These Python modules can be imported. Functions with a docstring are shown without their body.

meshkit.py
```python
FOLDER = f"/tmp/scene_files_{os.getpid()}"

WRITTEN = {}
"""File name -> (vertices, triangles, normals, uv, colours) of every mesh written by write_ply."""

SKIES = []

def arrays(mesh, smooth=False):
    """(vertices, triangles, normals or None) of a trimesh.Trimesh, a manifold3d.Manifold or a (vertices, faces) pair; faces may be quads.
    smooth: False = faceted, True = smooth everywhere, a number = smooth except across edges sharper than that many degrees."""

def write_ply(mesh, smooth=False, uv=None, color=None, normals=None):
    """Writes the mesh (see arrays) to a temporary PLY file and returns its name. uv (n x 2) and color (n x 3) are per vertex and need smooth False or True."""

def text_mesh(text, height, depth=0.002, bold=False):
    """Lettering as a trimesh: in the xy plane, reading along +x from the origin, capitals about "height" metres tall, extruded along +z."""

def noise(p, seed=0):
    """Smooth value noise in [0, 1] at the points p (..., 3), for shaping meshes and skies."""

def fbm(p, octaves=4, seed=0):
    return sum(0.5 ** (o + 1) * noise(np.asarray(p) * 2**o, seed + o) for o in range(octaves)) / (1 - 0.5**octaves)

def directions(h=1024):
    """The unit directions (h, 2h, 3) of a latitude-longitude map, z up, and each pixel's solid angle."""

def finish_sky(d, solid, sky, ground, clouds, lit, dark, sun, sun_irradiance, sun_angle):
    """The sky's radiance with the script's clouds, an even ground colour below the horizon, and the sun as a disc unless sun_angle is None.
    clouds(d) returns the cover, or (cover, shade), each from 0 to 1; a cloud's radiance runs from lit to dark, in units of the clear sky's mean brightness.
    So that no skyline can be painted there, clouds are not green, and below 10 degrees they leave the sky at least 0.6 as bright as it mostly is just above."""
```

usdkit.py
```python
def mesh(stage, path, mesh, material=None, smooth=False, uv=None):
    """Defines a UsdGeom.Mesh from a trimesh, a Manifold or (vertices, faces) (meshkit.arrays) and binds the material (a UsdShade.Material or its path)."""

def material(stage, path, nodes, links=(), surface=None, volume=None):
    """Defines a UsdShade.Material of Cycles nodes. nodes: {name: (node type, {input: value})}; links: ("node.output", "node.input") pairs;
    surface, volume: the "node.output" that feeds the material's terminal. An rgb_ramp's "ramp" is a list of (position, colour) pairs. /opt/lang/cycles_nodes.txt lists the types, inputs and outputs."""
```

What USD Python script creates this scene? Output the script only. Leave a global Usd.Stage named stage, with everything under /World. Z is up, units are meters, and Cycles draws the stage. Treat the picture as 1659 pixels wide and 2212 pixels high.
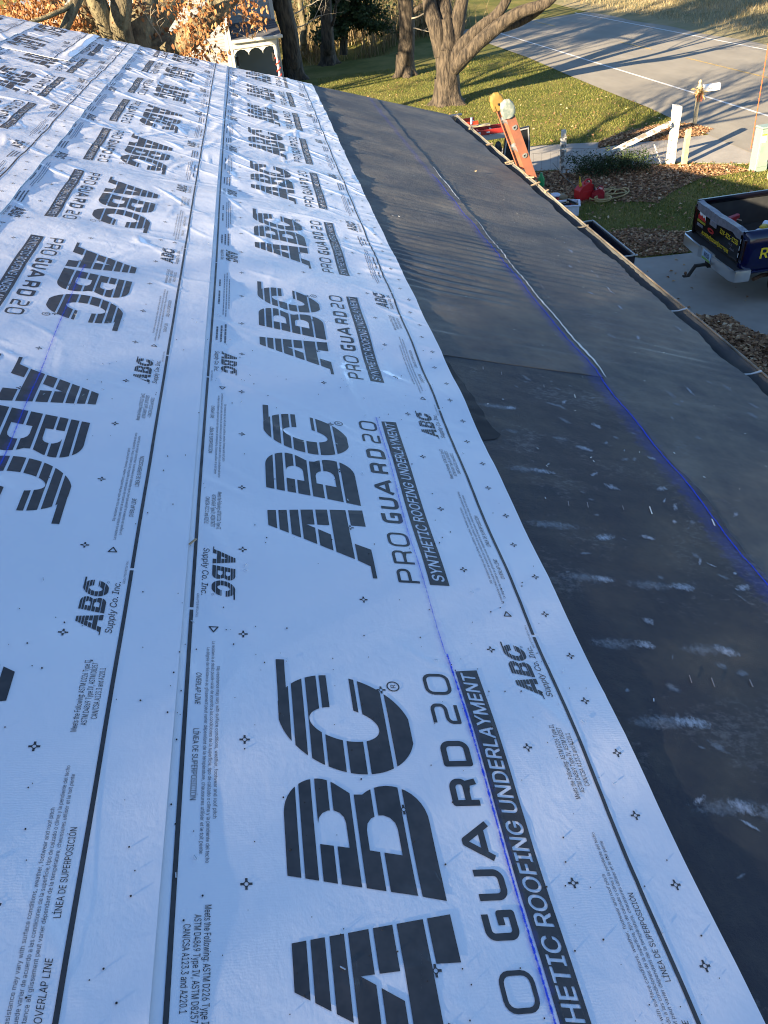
import math, random
import numpy as np
import trimesh
import shapely
from shapely.geometry import Polygon, box as sbox, Point, LineString, MultiPolygon
from shapely import affinity
from scipy.interpolate import RegularGridInterpolator
from pxr import Usd, UsdGeom, UsdLux, UsdShade, Gf, Sdf, Vt
import usdkit, meshkit

stage = Usd.Stage.CreateInMemory()
UsdGeom.SetStageUpAxis(stage, 'Z')
UsdGeom.Xform.Define(stage, '/World')
UsdGeom.Scope.Define(stage, '/World/Looks')
random.seed(7)
RNG = np.random.default_rng(7)

# ------------------------------------------------------------------ camera
CAM_Z = 5.95                                   # the photographer stands on the roof
EXPOSURE = 2.15
F_PX, CX, CY = 1661.0, 829.5, 1106.0           # focal length and centre of the photograph, in its own grid of 1659 x 2212
def _axes():
    a = np.array([515 - CX, -150 - CY, F_PX]); u = a / np.linalg.norm(a)          # along the eave
    t = math.tan(math.radians(6.9)); b = -F_PX * F_PX / (a[0] * t + a[1])
    d = np.array([t * b, b, F_PX]); d /= np.linalg.norm(d)                        # straight down
    return np.cross(d, u), u, d
H_, U_, D_ = _axes()
right = np.array([H_[0], U_[0], -D_[0]]); up = -np.array([H_[1], U_[1], -D_[1]]); back = -np.array([H_[2], U_[2], -D_[2]])
cam = UsdGeom.Camera.Define(stage, '/World/camera')
m = Gf.Matrix4d(*[float(x) for r in (list(right) + [0], list(up) + [0], list(back) + [0], [0, 0, CAM_Z, 1]) for x in r])
cam.AddTransformOp().Set(m)
cam.CreateHorizontalApertureAttr(36.0); cam.CreateVerticalApertureAttr(48.0)
cam.CreateFocalLengthAttr(36.0 * F_PX / 1659.0)
cam.CreateClippingRangeAttr((0.05, 5000.0))
cam.CreateExposureAttr(EXPOSURE)

# ------------------------------------------------------------------ sky and sun
SUN_ELEV, SUN_AZ = math.radians(19.0), math.atan2(-0.82, -0.57)
SKY = 0.060
SUN = 1.25
sun_dir = np.array([math.sin(SUN_AZ) * math.cos(SUN_ELEV), math.cos(SUN_AZ) * math.cos(SUN_ELEV), math.sin(SUN_ELEV)])
skymat = usdkit.material(stage, '/World/Looks/sky', {
    's': ('sky_texture', {'sky_type': 'single_scattering', 'sun_disc': False, 'sun_elevation': SUN_ELEV, 'sun_rotation': SUN_AZ, 'air_density': 1.0, 'aerosol_density': 0.35, 'ozone_density': 4.0}),
    'b': ('background_shader', {'strength': SKY})}, [('s.color', 'b.color')], surface='b.background')
dome = UsdLux.DomeLight.Define(stage, '/World/sky')
UsdShade.MaterialBindingAPI.Apply(dome.GetPrim()).Bind(skymat)
dome.GetPrim().SetCustomDataByKey('kind', 'structure')
sun = UsdLux.DistantLight.Define(stage, '/World/sun')
sun.CreateNormalizeAttr(True); sun.CreateIntensityAttr(SUN); sun.CreateAngleAttr(0.5); sun.CreateColorAttr(Gf.Vec3f(1.0, 0.81, 0.55))
zx = np.cross([0, 0, 1.0], sun_dir); zx /= np.linalg.norm(zx); zy = np.cross(sun_dir, zx)
sun.AddTransformOp().Set(Gf.Matrix4d(*[float(x) for r in (list(zx) + [0], list(zy) + [0], list(sun_dir) + [0], [0, 0, 0, 1]) for x in r]))

# ------------------------------------------------------------------ helpers
def ray(x, y):
    q = np.array([x - CX, y - CY, F_PX]); return np.array([q @ H_, q @ U_, -(q @ D_)])
def ground_at(x, y, z=0.0):
    r = ray(x, y); t = (z - CAM_Z) / r[2]; return np.array([r[0] * t, r[1] * t, z])
def at(x, y, Y):
    r = ray(x, y); t = Y / r[1]; return np.array([r[0] * t, Y, CAM_Z + r[2] * t])

USED = {}
def path_for(name, parent=None):
    base = (parent if isinstance(parent, str) else str(parent.GetPath()) if parent else '/World')
    k = base + '/' + name
    n = USED.get(k, 0); USED[k] = n + 1
    return k if n == 0 else f'{k}_{n:03d}'
def tag(p, label=None, cat=None, group=None, kind=None):
    p = p.GetPrim() if hasattr(p, 'GetPrim') else p
    for k, val in (('label', label), ('category', cat), ('group', group), ('kind', kind)):
        if val: p.SetCustomDataByKey(k, val)
    return p
def obj(name, mesh, mat, parent=None, smooth=False, uv=None, label=None, kind=None):
    pth = path_for(name, parent)
    if uv is None and hasattr(mat, 'GetPath') and str(mat.GetPath()) in LEAFY:                     # every leaf or blade gets a tone of its own
        v_, f_ = mesh; f_ = np.asarray(f_); blk = int(f_[1].min() - f_[0].min()) if len(f_) > 1 else len(v_)
        tone = np.random.default_rng(len(v_)).random(len(v_) // max(blk, 1) + 1); uv = np.stack([np.repeat(tone, blk)[:len(v_)], np.zeros(len(v_))], 1)
    p = usdkit.mesh(stage, pth, mesh, mat, smooth=smooth, uv=uv).GetPrim()
    if label or kind: tag(p, label, None, None, kind)
    return p
def thing(name, label, cat, loc=(0, 0, 0), rot=(0, 0, 0), group=None, kind=None):
    x = UsdGeom.Xform.Define(stage, path_for(name))
    x.AddTranslateOp().Set(Gf.Vec3d(*[float(a) for a in loc]))
    if any(rot): x.AddRotateXYZOp().Set(Gf.Vec3f(*[float(a) for a in rot]))
    return tag(x, label, cat, group, kind)

class MB:
    """collects vertices and faces of one mesh"""
    def __init__(s): s.v, s.f, s.n = [], [], 0
    def add(s, v, f):
        v = np.asarray(v, float); f = np.asarray(f, int)
        if f.shape[1] == 4: f = np.vstack([f[:, [0, 1, 2]], f[:, [0, 2, 3]]])
        s.v.append(v); s.f.append(f + s.n); s.n += len(v); return s
    def tm(s, t): return s.add(t.vertices, t.faces)
    def box(s, lo, hi, ch=0.0):
        return s.tm(cbox(lo, hi, ch))
    def tube(s, pts, radii, sides=6, cap=True):
        return s.add(*tube(pts, radii, sides, cap))
    def get(s): return np.vstack(s.v), np.vstack(s.f)
def cbox(lo, hi, ch=0.0):
    lo, hi = np.minimum(lo, hi).astype(float), np.maximum(lo, hi).astype(float)
    if ch <= 0:
        b = trimesh.creation.box(extents=hi - lo); b.apply_translation((lo + hi) / 2); return b
    ch = min(ch, (hi - lo).min() * 0.45)
    pts = []
    for sx in (0, 1):
        for sy in (0, 1):
            for sz in (0, 1):
                c = np.array([(lo, hi)[sx][0], (lo, hi)[sy][1], (lo, hi)[sz][2]]); sg = np.array([1 - 2 * sx, 1 - 2 * sy, 1 - 2 * sz]) * ch
                for k in range(3):
                    o = sg.copy(); o[k] = 0; pts.append(c + o)
    return trimesh.convex.convex_hull(np.array(pts))
def tube(points, radii, sides=6, cap=True):
    p = np.asarray(points, float); r = np.broadcast_to(np.asarray(radii, float), (len(p),))
    t = np.gradient(p, axis=0); t /= np.linalg.norm(t, axis=1, keepdims=True) + 1e-12
    ref = np.array([0.31, 0.17, 0.93]) if abs(t[0] @ np.array([0.31, 0.17, 0.93])) < 0.85 else np.array([0.93, 0.2, -0.3])
    a = np.cross(t, ref); a /= np.linalg.norm(a, axis=1, keepdims=True) + 1e-12
    b = np.cross(t, a); ang = np.arange(sides) * 2 * np.pi / sides
    v = p[:, None] + r[:, None, None] * (np.cos(ang)[None, :, None] * a[:, None] + np.sin(ang)[None, :, None] * b[:, None])
    v = v.reshape(-1, 3); n = len(p)
    i, j = np.meshgrid(np.arange(n - 1), np.arange(sides), indexing='ij')
    q = np.stack([i * sides + j, i * sides + (j + 1) % sides, (i + 1) * sides + (j + 1) % sides, (i + 1) * sides + j], -1).reshape(-1, 4)
    f = np.vstack([q[:, [0, 2, 1]], q[:, [0, 3, 2]]])
    if cap:
        v = np.vstack([v, p[0], p[-1]]); k = np.arange(sides); k2 = (k + 1) % sides
        f = np.vstack([f, np.stack([np.full(sides, n * sides), k, k2], 1), np.stack([np.full(sides, n * sides + 1), (n - 1) * sides + k2, (n - 1) * sides + k], 1)])
    return v, f
def lathe(profile, sides=24, axis='z'):
    """profile: (radius, height) pairs"""
    pr = np.asarray(profile, float); ang = np.arange(sides) * 2 * np.pi / sides
    v = np.stack([pr[:, 0][:, None] * np.cos(ang), pr[:, 0][:, None] * np.sin(ang), np.repeat(pr[:, 1][:, None], sides, 1)], -1).reshape(-1, 3)
    n = len(pr); i, j = np.meshgrid(np.arange(n - 1), np.arange(sides), indexing='ij')
    q = np.stack([i * sides + j, i * sides + (j + 1) % sides, (i + 1) * sides + (j + 1) % sides, (i + 1) * sides + j], -1).reshape(-1, 4)
    if axis == 'y': v = v[:, [0, 2, 1]]; q = q[:, ::-1]
    if axis == 'x': v = v[:, [2, 0, 1]]
    return v, np.vstack([q[:, [0, 1, 2]], q[:, [0, 2, 3]]])
def beam(p, q, w, h, up_=(0, 0, 1)):
    """a squared stick from p to q, w wide, h tall"""
    p, q = np.asarray(p, float), np.asarray(q, float); t = q - p; L = np.linalg.norm(t); t /= L
    s = np.cross(t, up_); s /= np.linalg.norm(s); n = np.cross(s, t)
    b = cbox((-w / 2, 0, -h / 2), (w / 2, L, h / 2), min(w, h) * 0.12)
    M = np.eye(4); M[:3, 0] = s; M[:3, 1] = t; M[:3, 2] = n; M[:3, 3] = p
    b.apply_transform(M); return b
def poly_mesh(poly, z0, z1):
    out = [trimesh.creation.extrude_polygon(g, z1 - z0, engine='earcut') for g in getattr(poly, 'geoms', [poly]) if g.area > 1e-9]
    t = trimesh.util.concatenate(out); t.apply_translation((0, 0, z0)); return t
def flat(poly):
    """a shapely shape as flat triangles"""
    vs, fs, n = [], [], 0
    for g in getattr(poly, 'geoms', [poly]):
        if g.geom_type != 'Polygon' or g.area < 1e-9: continue
        v, f = trimesh.creation.triangulate_polygon(g, engine='earcut')
        a, b, c = v[f[:, 0]], v[f[:, 1]], v[f[:, 2]]
        neg = ((b[:, 0] - a[:, 0]) * (c[:, 1] - a[:, 1]) - (b[:, 1] - a[:, 1]) * (c[:, 0] - a[:, 0])) < 0
        f = f.copy(); f[neg] = f[neg][:, ::-1]
        vs.append(v); fs.append(f + n); n += len(v)
    return np.vstack(vs), np.vstack(fs)
TEXTS = {}
def text_flat(text, height, bold=False):
    k = (text, bold)
    if k not in TEXTS:
        t = meshkit.text_mesh(text, 1.0, 0.1, bold)
        f = t.faces[(t.face_normals[:, 2] > 0.9)]
        idx, inv = np.unique(f, return_inverse=True)
        TEXTS[k] = (t.vertices[idx][:, :2], inv.reshape(-1, 3))
    v, f = TEXTS[k]
    return v * height, f

# ------------------------------------------------------------------ materials
def M(name, color, rough=0.6, metal=0.0, color2=None, nscale=8.0, bump=0.0, bscale=60.0, spec=0.5, detail=4.0, lo=0.35, hi=0.65, stretch=None, coat=0.0, island=None, bdist=0.01, rough2=None):
    nodes = {'p': ('principled_bsdf', {'base_color': color, 'roughness': rough, 'metallic': metal, 'specular_ior_level': spec, 'coat_weight': coat}), 'g': ('geometry', {})}
    links = []
    src = 'g.position'
    if stretch is not None:
        nodes['mp'] = ('mapping', {'scale': stretch}); links.append(('g.position', 'mp.vector')); src = 'mp.vector'
    if color2 is not None:
        nodes['n'] = ('noise_texture', {'scale': nscale, 'detail': detail, 'roughness': 0.6}); links.append((src, 'n.vector'))
        nodes['r'] = ('rgb_ramp', {'ramp': [(0.0, color), (lo, color), (hi, color2), (1.0, color2)]}); links += [('n.fac', 'r.fac'), ('r.color', 'p.base_color')]
    if island is not None:
        nodes['r'] = ('rgb_ramp', {'ramp': island}); links += [('g.random_per_island', 'r.fac'), ('r.color', 'p.base_color')]
    if bump > 0:
        nodes['bn'] = ('noise_texture', {'scale': bscale, 'detail': 5.0, 'roughness': 0.6}); links.append((src, 'bn.vector'))
        nodes['b'] = ('bump', {'strength': bump, 'distance': bdist}); links += [('bn.fac', 'b.height'), ('b.normal', 'p.normal')]
    return usdkit.material(stage, '/World/Looks/' + name, nodes, links, surface='p.BSDF')

LEAFY = set()
def leaf_mat(name, ramp, trans=0.35):
    LEAFY.add('/World/Looks/' + name)
    return usdkit.material(stage, '/World/Looks/' + name, {
        'g': ('uvmap', {'attribute': 'st'}), 'x': ('separate_xyz', {}), 'r': ('rgb_ramp', {'ramp': ramp}), 'd': ('principled_bsdf', {'roughness': 0.6, 'specular_ior_level': 0.3}),
        't': ('translucent_bsdf', {}), 'm': ('mix_closure', {'fac': trans})},
        [('g.UV', 'x.vector'), ('x.x', 'r.fac'), ('r.color', 'd.base_color'), ('r.color', 't.color'), ('d.BSDF', 'm.closure1'), ('t.BSDF', 'm.closure2')], surface='m.closure')

def dust_mat(name, color, gain, scale, stretch=(1, 1, 1), rough=0.9):
    """powder lying on a surface: thins out towards the patch's edge (mesh coordinates st run from -1 to 1) and breaks up in grains"""
    return usdkit.material(stage, '/World/Looks/' + name, {
        'tc': ('uvmap', {'attribute': 'st'}), 'g': ('geometry', {}), 'mp': ('mapping', {'scale': stretch}),
        'gr': ('vector_math', {'math_type': 'length'}), 'inv': ('math', {'math_type': 'subtract', 'value1': 1.0, 'use_clamp': True}),
        'n': ('noise_texture', {'scale': scale, 'detail': 6.0, 'roughness': 0.75}),
        'nr': ('map_range', {'from_min': 0.3, 'from_max': 0.7, 'to_min': -0.75, 'to_max': 0.45}),
        'ad': ('math', {'math_type': 'add', 'use_clamp': True}), 'mu': ('math', {'math_type': 'multiply', 'value2': gain, 'use_clamp': True}),
        'mz': ('math', {'math_type': 'minimum'}), 'm3': ('math', {'math_type': 'multiply', 'value2': 3.0, 'use_clamp': True}),
        'd': ('diffuse_bsdf', {'color': color}), 't': ('transparent_bsdf', {}), 'mx': ('mix_closure', {})},
        [('tc.UV', 'gr.vector1'), ('gr.value', 'inv.value2'), ('g.position', 'mp.vector'), ('mp.vector', 'n.vector'), ('n.fac', 'nr.value'),
         ('inv.value', 'ad.value1'), ('nr.result', 'ad.value2'), ('ad.value', 'mu.value1'), ('inv.value', 'm3.value1'), ('mu.value', 'mz.value1'), ('m3.value', 'mz.value2'),
         ('mz.value', 'mx.fac'), ('t.BSDF', 'mx.closure1'), ('d.BSDF', 'mx.closure2')], surface='mx.closure')

# underlayment: woven plastic, slightly glossy
sheet_mat = usdkit.material(stage, '/World/Looks/woven_sheet', {
    'g': ('geometry', {}), 'n': ('noise_texture', {'scale': 3.0, 'detail': 5.0}), 'r': ('rgb_ramp', {'ramp': [(0, (0.68, 0.71, 0.80)), (0.4, (0.72, 0.745, 0.82)), (1, (0.75, 0.765, 0.83))]}),
    'n2': ('noise_texture', {'scale': 55.0, 'detail': 6.0, 'roughness': 0.65}), 'mp': ('mapping', {'scale': (1.0, 0.45, 1.0)}),
    'w': ('wave_texture', {'scale': 55.0, 'bands_direction': 'y', 'distortion': 6.0, 'detail': 3.0, 'detail_scale': 1.0}), 'am': ('noise_texture', {'scale': 2.3, 'detail': 2.0}),
    'ar': ('map_range', {'from_min': 0.5, 'from_max': 0.68, 'to_min': 0.0, 'to_max': 0.22, 'clamp': True}), 'wm': ('math', {'math_type': 'multiply'}), 'hs': ('math', {'math_type': 'add'}),
    'n3': ('noise_texture', {'scale': 13.0, 'detail': 4.0, 'roughness': 0.55, 'distortion': 0.4}), 'n3m': ('math', {'math_type': 'multiply', 'value2': 3.2}), 'hs2': ('math', {'math_type': 'add'}),
    'b': ('bump', {'strength': 0.26, 'distance': 0.0022}), 'p': ('principled_bsdf', {'roughness': 0.36, 'specular_ior_level': 0.5})},
    [('g.position', 'n.vector'), ('n.fac', 'r.fac'), ('r.color', 'p.base_color'), ('g.position', 'mp.vector'), ('mp.vector', 'n2.vector'), ('g.position', 'w.vector'), ('g.position', 'am.vector'),
     ('am.fac', 'ar.value'), ('ar.result', 'wm.value1'), ('w.fac', 'wm.value2'), ('wm.value', 'hs.value1'), ('n2.fac', 'hs.value2'), ('g.position', 'n3.vector'), ('n3.fac', 'n3m.value1'), ('n3m.value', 'hs2.value1'), ('hs.value', 'hs2.value2'), ('hs2.value', 'b.height'), ('b.normal', 'p.normal')], surface='p.BSDF')
ink = M('print_ink', (0.030, 0.032, 0.038), 0.45, color2=(0.05, 0.05, 0.056), nscale=30, spec=0.45)
ink_thin = M('fine_print_ink', (0.10, 0.105, 0.13), 0.5)
ink_faint = M('faint_print_ink', (0.26, 0.27, 0.32), 0.5)
def felt_material(name, ramp, nscale, rough, spec):
    return usdkit.material(stage, '/World/Looks/' + name, {
        'g': ('geometry', {}), 'n': ('noise_texture', {'scale': nscale, 'detail': 9.0, 'roughness': 0.72}), 'r': ('rgb_ramp', {'ramp': ramp}),
        'mp': ('mapping', {'scale': (0.55, 1.0, 1.0)}), 'fl': ('noise_texture', {'scale': 52.0, 'detail': 5.0, 'roughness': 0.75}), 'fw': ('noise_texture', {'scale': 3.1, 'detail': 4.0}), 'fm': ('math', {'math_type': 'multiply'}),
        'fr': ('map_range', {'from_min': 0.30, 'from_max': 0.44, 'to_min': 0.0, 'to_max': 0.5, 'clamp': True}), 'mx': ('mix', {'mix_type': 'mix', 'color2': (0.16, 0.17, 0.19)}),
        'n2': ('noise_texture', {'scale': 260.0, 'detail': 5.0, 'roughness': 0.75}), 'n4': ('noise_texture', {'scale': 21.0, 'detail': 7.0, 'roughness': 0.72}), 'n4m': ('math', {'math_type': 'multiply', 'value2': 2.2}), 'hs': ('math', {'math_type': 'add'}), 'b': ('bump', {'strength': 0.7, 'distance': 0.004}),
        'p': ('principled_bsdf', {'roughness': rough, 'specular_ior_level': spec})},
        [('g.position', 'n.vector'), ('n.fac', 'r.fac'), ('g.position', 'mp.vector'), ('mp.vector', 'fl.vector'), ('g.position', 'fw.vector'), ('fl.fac', 'fm.value1'), ('fw.fac', 'fm.value2'), ('fm.value', 'fr.value'), ('fr.result', 'mx.fac'), ('r.color', 'mx.color1'), ('mx.color', 'p.base_color'),
         ('g.position', 'n2.vector'), ('g.position', 'n4.vector'), ('n4.fac', 'n4m.value1'), ('n2.fac', 'hs.value1'), ('n4m.value', 'hs.value2'), ('hs.value', 'b.height'), ('b.normal', 'p.normal')], surface='p.BSDF')
felt_mat = felt_material('roofing_felt', [(0, (0.012, 0.018, 0.034)), (0.44, (0.017, 0.023, 0.040)), (0.60, (0.044, 0.046, 0.052)), (0.8, (0.10, 0.092, 0.082)), (1, (0.14, 0.125, 0.105))], 2.2, 0.62, 0.4)  # near felt: dark blue for shade, warm patches for sun, put into colour
chalk_mat = dust_mat('blue_chalk', (0.03, 0.08, 0.66), 1.35, 75.0)
chalk_faint = dust_mat('faint_blue_chalk', (0.05, 0.10, 0.62), 0.8, 60.0)
chalk_soft = dust_mat('blue_chalk_smear', (0.03, 0.06, 0.40), 0.13, 30.0)
scuff_mat = dust_mat('pale_scuff', (0.36, 0.40, 0.47), 0.95, 95.0, (1.0, 0.6, 1.0))
felt_sunlit_tone = felt_material('sunlit_tone_felt', [(0, (0.045, 0.050, 0.065)), (0.38, (0.062, 0.068, 0.080)), (0.55, (0.125, 0.119, 0.111)), (0.72, (0.20, 0.182, 0.155)), (1, (0.27, 0.24, 0.20))], 1.6, 0.7, 0.35)  # same felt, made lighter: sunlight on far and low courses put into colour
scuff_soft = dust_mat('faint_scuff', (0.26, 0.29, 0.34), 0.38, 70.0)
white_strip = M('release_film', (0.75, 0.76, 0.74), 0.5, color2=(0.55, 0.55, 0.52), nscale=14)
steel = M('staple_steel', (0.75, 0.76, 0.78), 0.25, 1.0)
gutter_in = M('gutter_metal', (0.10, 0.11, 0.12), 0.5, color2=(0.17, 0.165, 0.15), nscale=5, bump=0.2, bscale=30)
gutter_rim = M('gutter_lip', (0.30, 0.26, 0.20), 0.6, color2=(0.15, 0.12, 0.085), nscale=4.5, bump=0.2, bscale=40)
wood_raw = M('raw_wood', (0.42, 0.31, 0.19), 0.8, color2=(0.30, 0.21, 0.12), nscale=20)
deck_mat = M('roof_deck_wood', (0.20, 0.15, 0.10), 0.85, color2=(0.13, 0.10, 0.07), nscale=6)
siding_mat = M('siding_paint', (0.30, 0.31, 0.315), 0.6, color2=(0.26, 0.27, 0.28), nscale=3)
trim_white = M('white_trim', (0.48, 0.47, 0.44), 0.55, color2=(0.42, 0.41, 0.38), nscale=5)
porch_grey = M('porch_wall', (0.20, 0.22, 0.22), 0.7)
shingle_mat = M('dark_shingles', (0.055, 0.057, 0.065), 0.85, color2=(0.10, 0.10, 0.11), nscale=25, bump=0.4, bscale=30)
bark_light = M('oak_bark', (0.09, 0.073, 0.045), 0.9, color2=(0.22, 0.185, 0.105), nscale=7, bump=1.0, bscale=22, bdist=0.05, stretch=(1, 1, 0.45), lo=0.4, hi=0.6)
bark_dark = M('grey_bark', (0.026, 0.020, 0.015), 0.92, color2=(0.115, 0.088, 0.060), nscale=11, bump=1.0, bscale=13, bdist=0.12, stretch=(1, 1, 0.22), lo=0.38, hi=0.66)
twig_mat = M('twig', (0.16, 0.13, 0.10), 0.9)
twig_pale = M('pale_twig', (0.34, 0.29, 0.22), 0.85)
oak_leaf = leaf_mat('oak_leaf', [(0, (0.24, 0.095, 0.035)), (0.35, (0.38, 0.17, 0.065)), (0.7, (0.48, 0.25, 0.10)), (1, (0.56, 0.34, 0.17))])
litter = leaf_mat('leaf_litter', [(0, (0.13, 0.068, 0.038)), (0.35, (0.26, 0.14, 0.072)), (0.7, (0.40, 0.225, 0.115)), (0.9, (0.54, 0.35, 0.19)), (1, (0.68, 0.54, 0.36))], 0.15)
green_leaf = leaf_mat('evergreen_leaf', [(0, (0.018, 0.035, 0.012)), (0.6, (0.035, 0.06, 0.02)), (1, (0.075, 0.10, 0.035))], 0.15)
brush_mat = leaf_mat('dry_stems', [(0, (0.12, 0.085, 0.04)), (0.5, (0.24, 0.175, 0.085)), (1, (0.40, 0.31, 0.17))], 0.25)
straw = leaf_mat('straw', [(0, (0.20, 0.15, 0.07)), (0.5, (0.36, 0.28, 0.14)), (1, (0.52, 0.43, 0.25))], 0.25)
straw_ground = M('straw_ground', (0.30, 0.235, 0.12), 0.95, color2=(0.17, 0.16, 0.065), nscale=0.5, bump=0.8, bscale=9, bdist=.08, detail=9)
brush_green = leaf_mat('brush_leaf', [(0, (0.04, 0.055, 0.02)), (0.6, (0.085, 0.095, 0.035)), (1, (0.16, 0.14, 0.06))], 0.25)
blade_mat = leaf_mat('grass_blade', [(0, (0.08, 0.105, 0.02)), (0.55, (0.155, 0.18, 0.034)), (0.85, (0.26, 0.235, 0.058)), (1, (0.36, 0.29, 0.11))], 0.3)
rail_fiber = M('orange_fibreglass', (0.27, 0.095, 0.052), 0.6, color2=(0.20, 0.08, 0.05), nscale=9, bump=0.1)
rail_faded = M('faded_fibreglass', (0.44, 0.155, 0.085), 0.6, color2=(0.33, 0.12, 0.06), nscale=8)
alum = M('aluminium', (0.62, 0.62, 0.60), 0.4, 0.85)
alum_dull = M('dull_aluminium', (0.42, 0.42, 0.42), 0.55, 0.5)
mitt_yellow = M('yellow_cover', (0.30, 0.185, 0.035), 0.8, color2=(0.20, 0.125, 0.035), nscale=14)
mitt_grey = M('worn_grey_cover', (0.15, 0.19, 0.175), 0.8, color2=(0.30, 0.31, 0.27), nscale=12, lo=0.45, hi=0.6)
red_paint = M('red_rail', (0.38, 0.028, 0.022), 0.45)
black_paint = M('black_panel', (0.012, 0.013, 0.016), 0.35)
rubber = M('black_rubber', (0.018, 0.018, 0.019), 0.75)
truck_blue = M('blue_truck_paint', (0.001, 0.004, 0.040), 0.12, coat=0.5, spec=0.4)
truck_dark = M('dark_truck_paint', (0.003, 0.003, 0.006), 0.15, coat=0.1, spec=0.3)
bedliner = M('bed_liner', (0.020, 0.022, 0.025), 0.6, color2=(0.035, 0.036, 0.036), nscale=5)
chrome = M('chrome', (0.78, 0.79, 0.80), 0.28, 0.9)
tape_grey = M('grey_tape', (0.12, 0.12, 0.15), 0.42, color2=(0.20, 0.20, 0.24), nscale=10, bump=0.6, bscale=18)
tail_red = M('tail_lens', (0.06, 0.004, 0.006), 0.12, coat=0.5)
yellow_vinyl = M('yellow_lettering', (0.78, 0.56, 0.02), 0.5)
white_vinyl = M('white_lettering', (0.70, 0.71, 0.72), 0.5)
red_vinyl = M('red_emblem', (0.45, 0.02, 0.02), 0.35)
grey_vinyl = M('grey_lettering', (0.16, 0.16, 0.18), 0.4)
plate_blue = M('plate_face', (0.35, 0.50, 0.66), 0.4)
plate_green = M('plate_band', (0.22, 0.38, 0.08), 0.4)
navy_ink = M('navy_ink', (0.02, 0.03, 0.08), 0.5)
rust = M('rusty_steel', (0.10, 0.055, 0.035), 0.7, 0.3, color2=(0.19, 0.10, 0.06), nscale=30)
can_red = M('red_plastic', (0.50, 0.018, 0.022), 0.4)
can_dark_red = M('dark_red_plastic', (0.30, 0.010, 0.022), 0.4)
cap_yellow = M('yellow_plastic', (0.55, 0.38, 0.03), 0.5)
tote_white = M('white_plastic', (0.66, 0.68, 0.76), 0.45, color2=(0.58, 0.60, 0.68), nscale=12)
hose_mat = M('tan_hose', (0.40, 0.31, 0.14), 0.7)
green_plastic = M('green_plastic', (0.02, 0.30, 0.09), 0.4)
kraft = M('kraft_paper', (0.28, 0.21, 0.12), 0.85)
concrete = M('concrete', (0.34, 0.315, 0.275), 0.9, color2=(0.27, 0.25, 0.22), nscale=1.6, bump=0.25, bscale=50, detail=8)
asphalt = M('asphalt', (0.22, 0.20, 0.165), 0.92, color2=(0.275, 0.25, 0.205), nscale=1.1, bump=0.3, bscale=70, detail=9, stretch=(1, 0.35, 1))
line_white = M('road_white', (0.66, 0.66, 0.64), 0.8, color2=(0.45, 0.45, 0.44), nscale=18, lo=0.45, hi=0.7)
line_yellow = M('road_yellow', (0.52, 0.34, 0.08), 0.8, color2=(0.26, 0.21, 0.13), nscale=9, lo=0.42, hi=0.62)
post_white = M('weathered_white', (0.60, 0.57, 0.49), 0.8, color2=(0.30, 0.27, 0.22), nscale=16, lo=0.55, hi=0.68, bump=0.4, bscale=30, stretch=(1, 1, 0.3))
rail_weathered = M('weathered_rail', (0.60, 0.59, 0.54), 0.85, color2=(0.16, 0.14, 0.12), nscale=9, lo=0.48, hi=0.58, bump=0.4, bscale=30)
tan_wood = M('tan_post', (0.46, 0.39, 0.25), 0.75, color2=(0.36, 0.30, 0.19), nscale=9)
wire_mat = M('fence_wire', (0.16, 0.12, 0.10), 0.6, 0.5)
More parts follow.
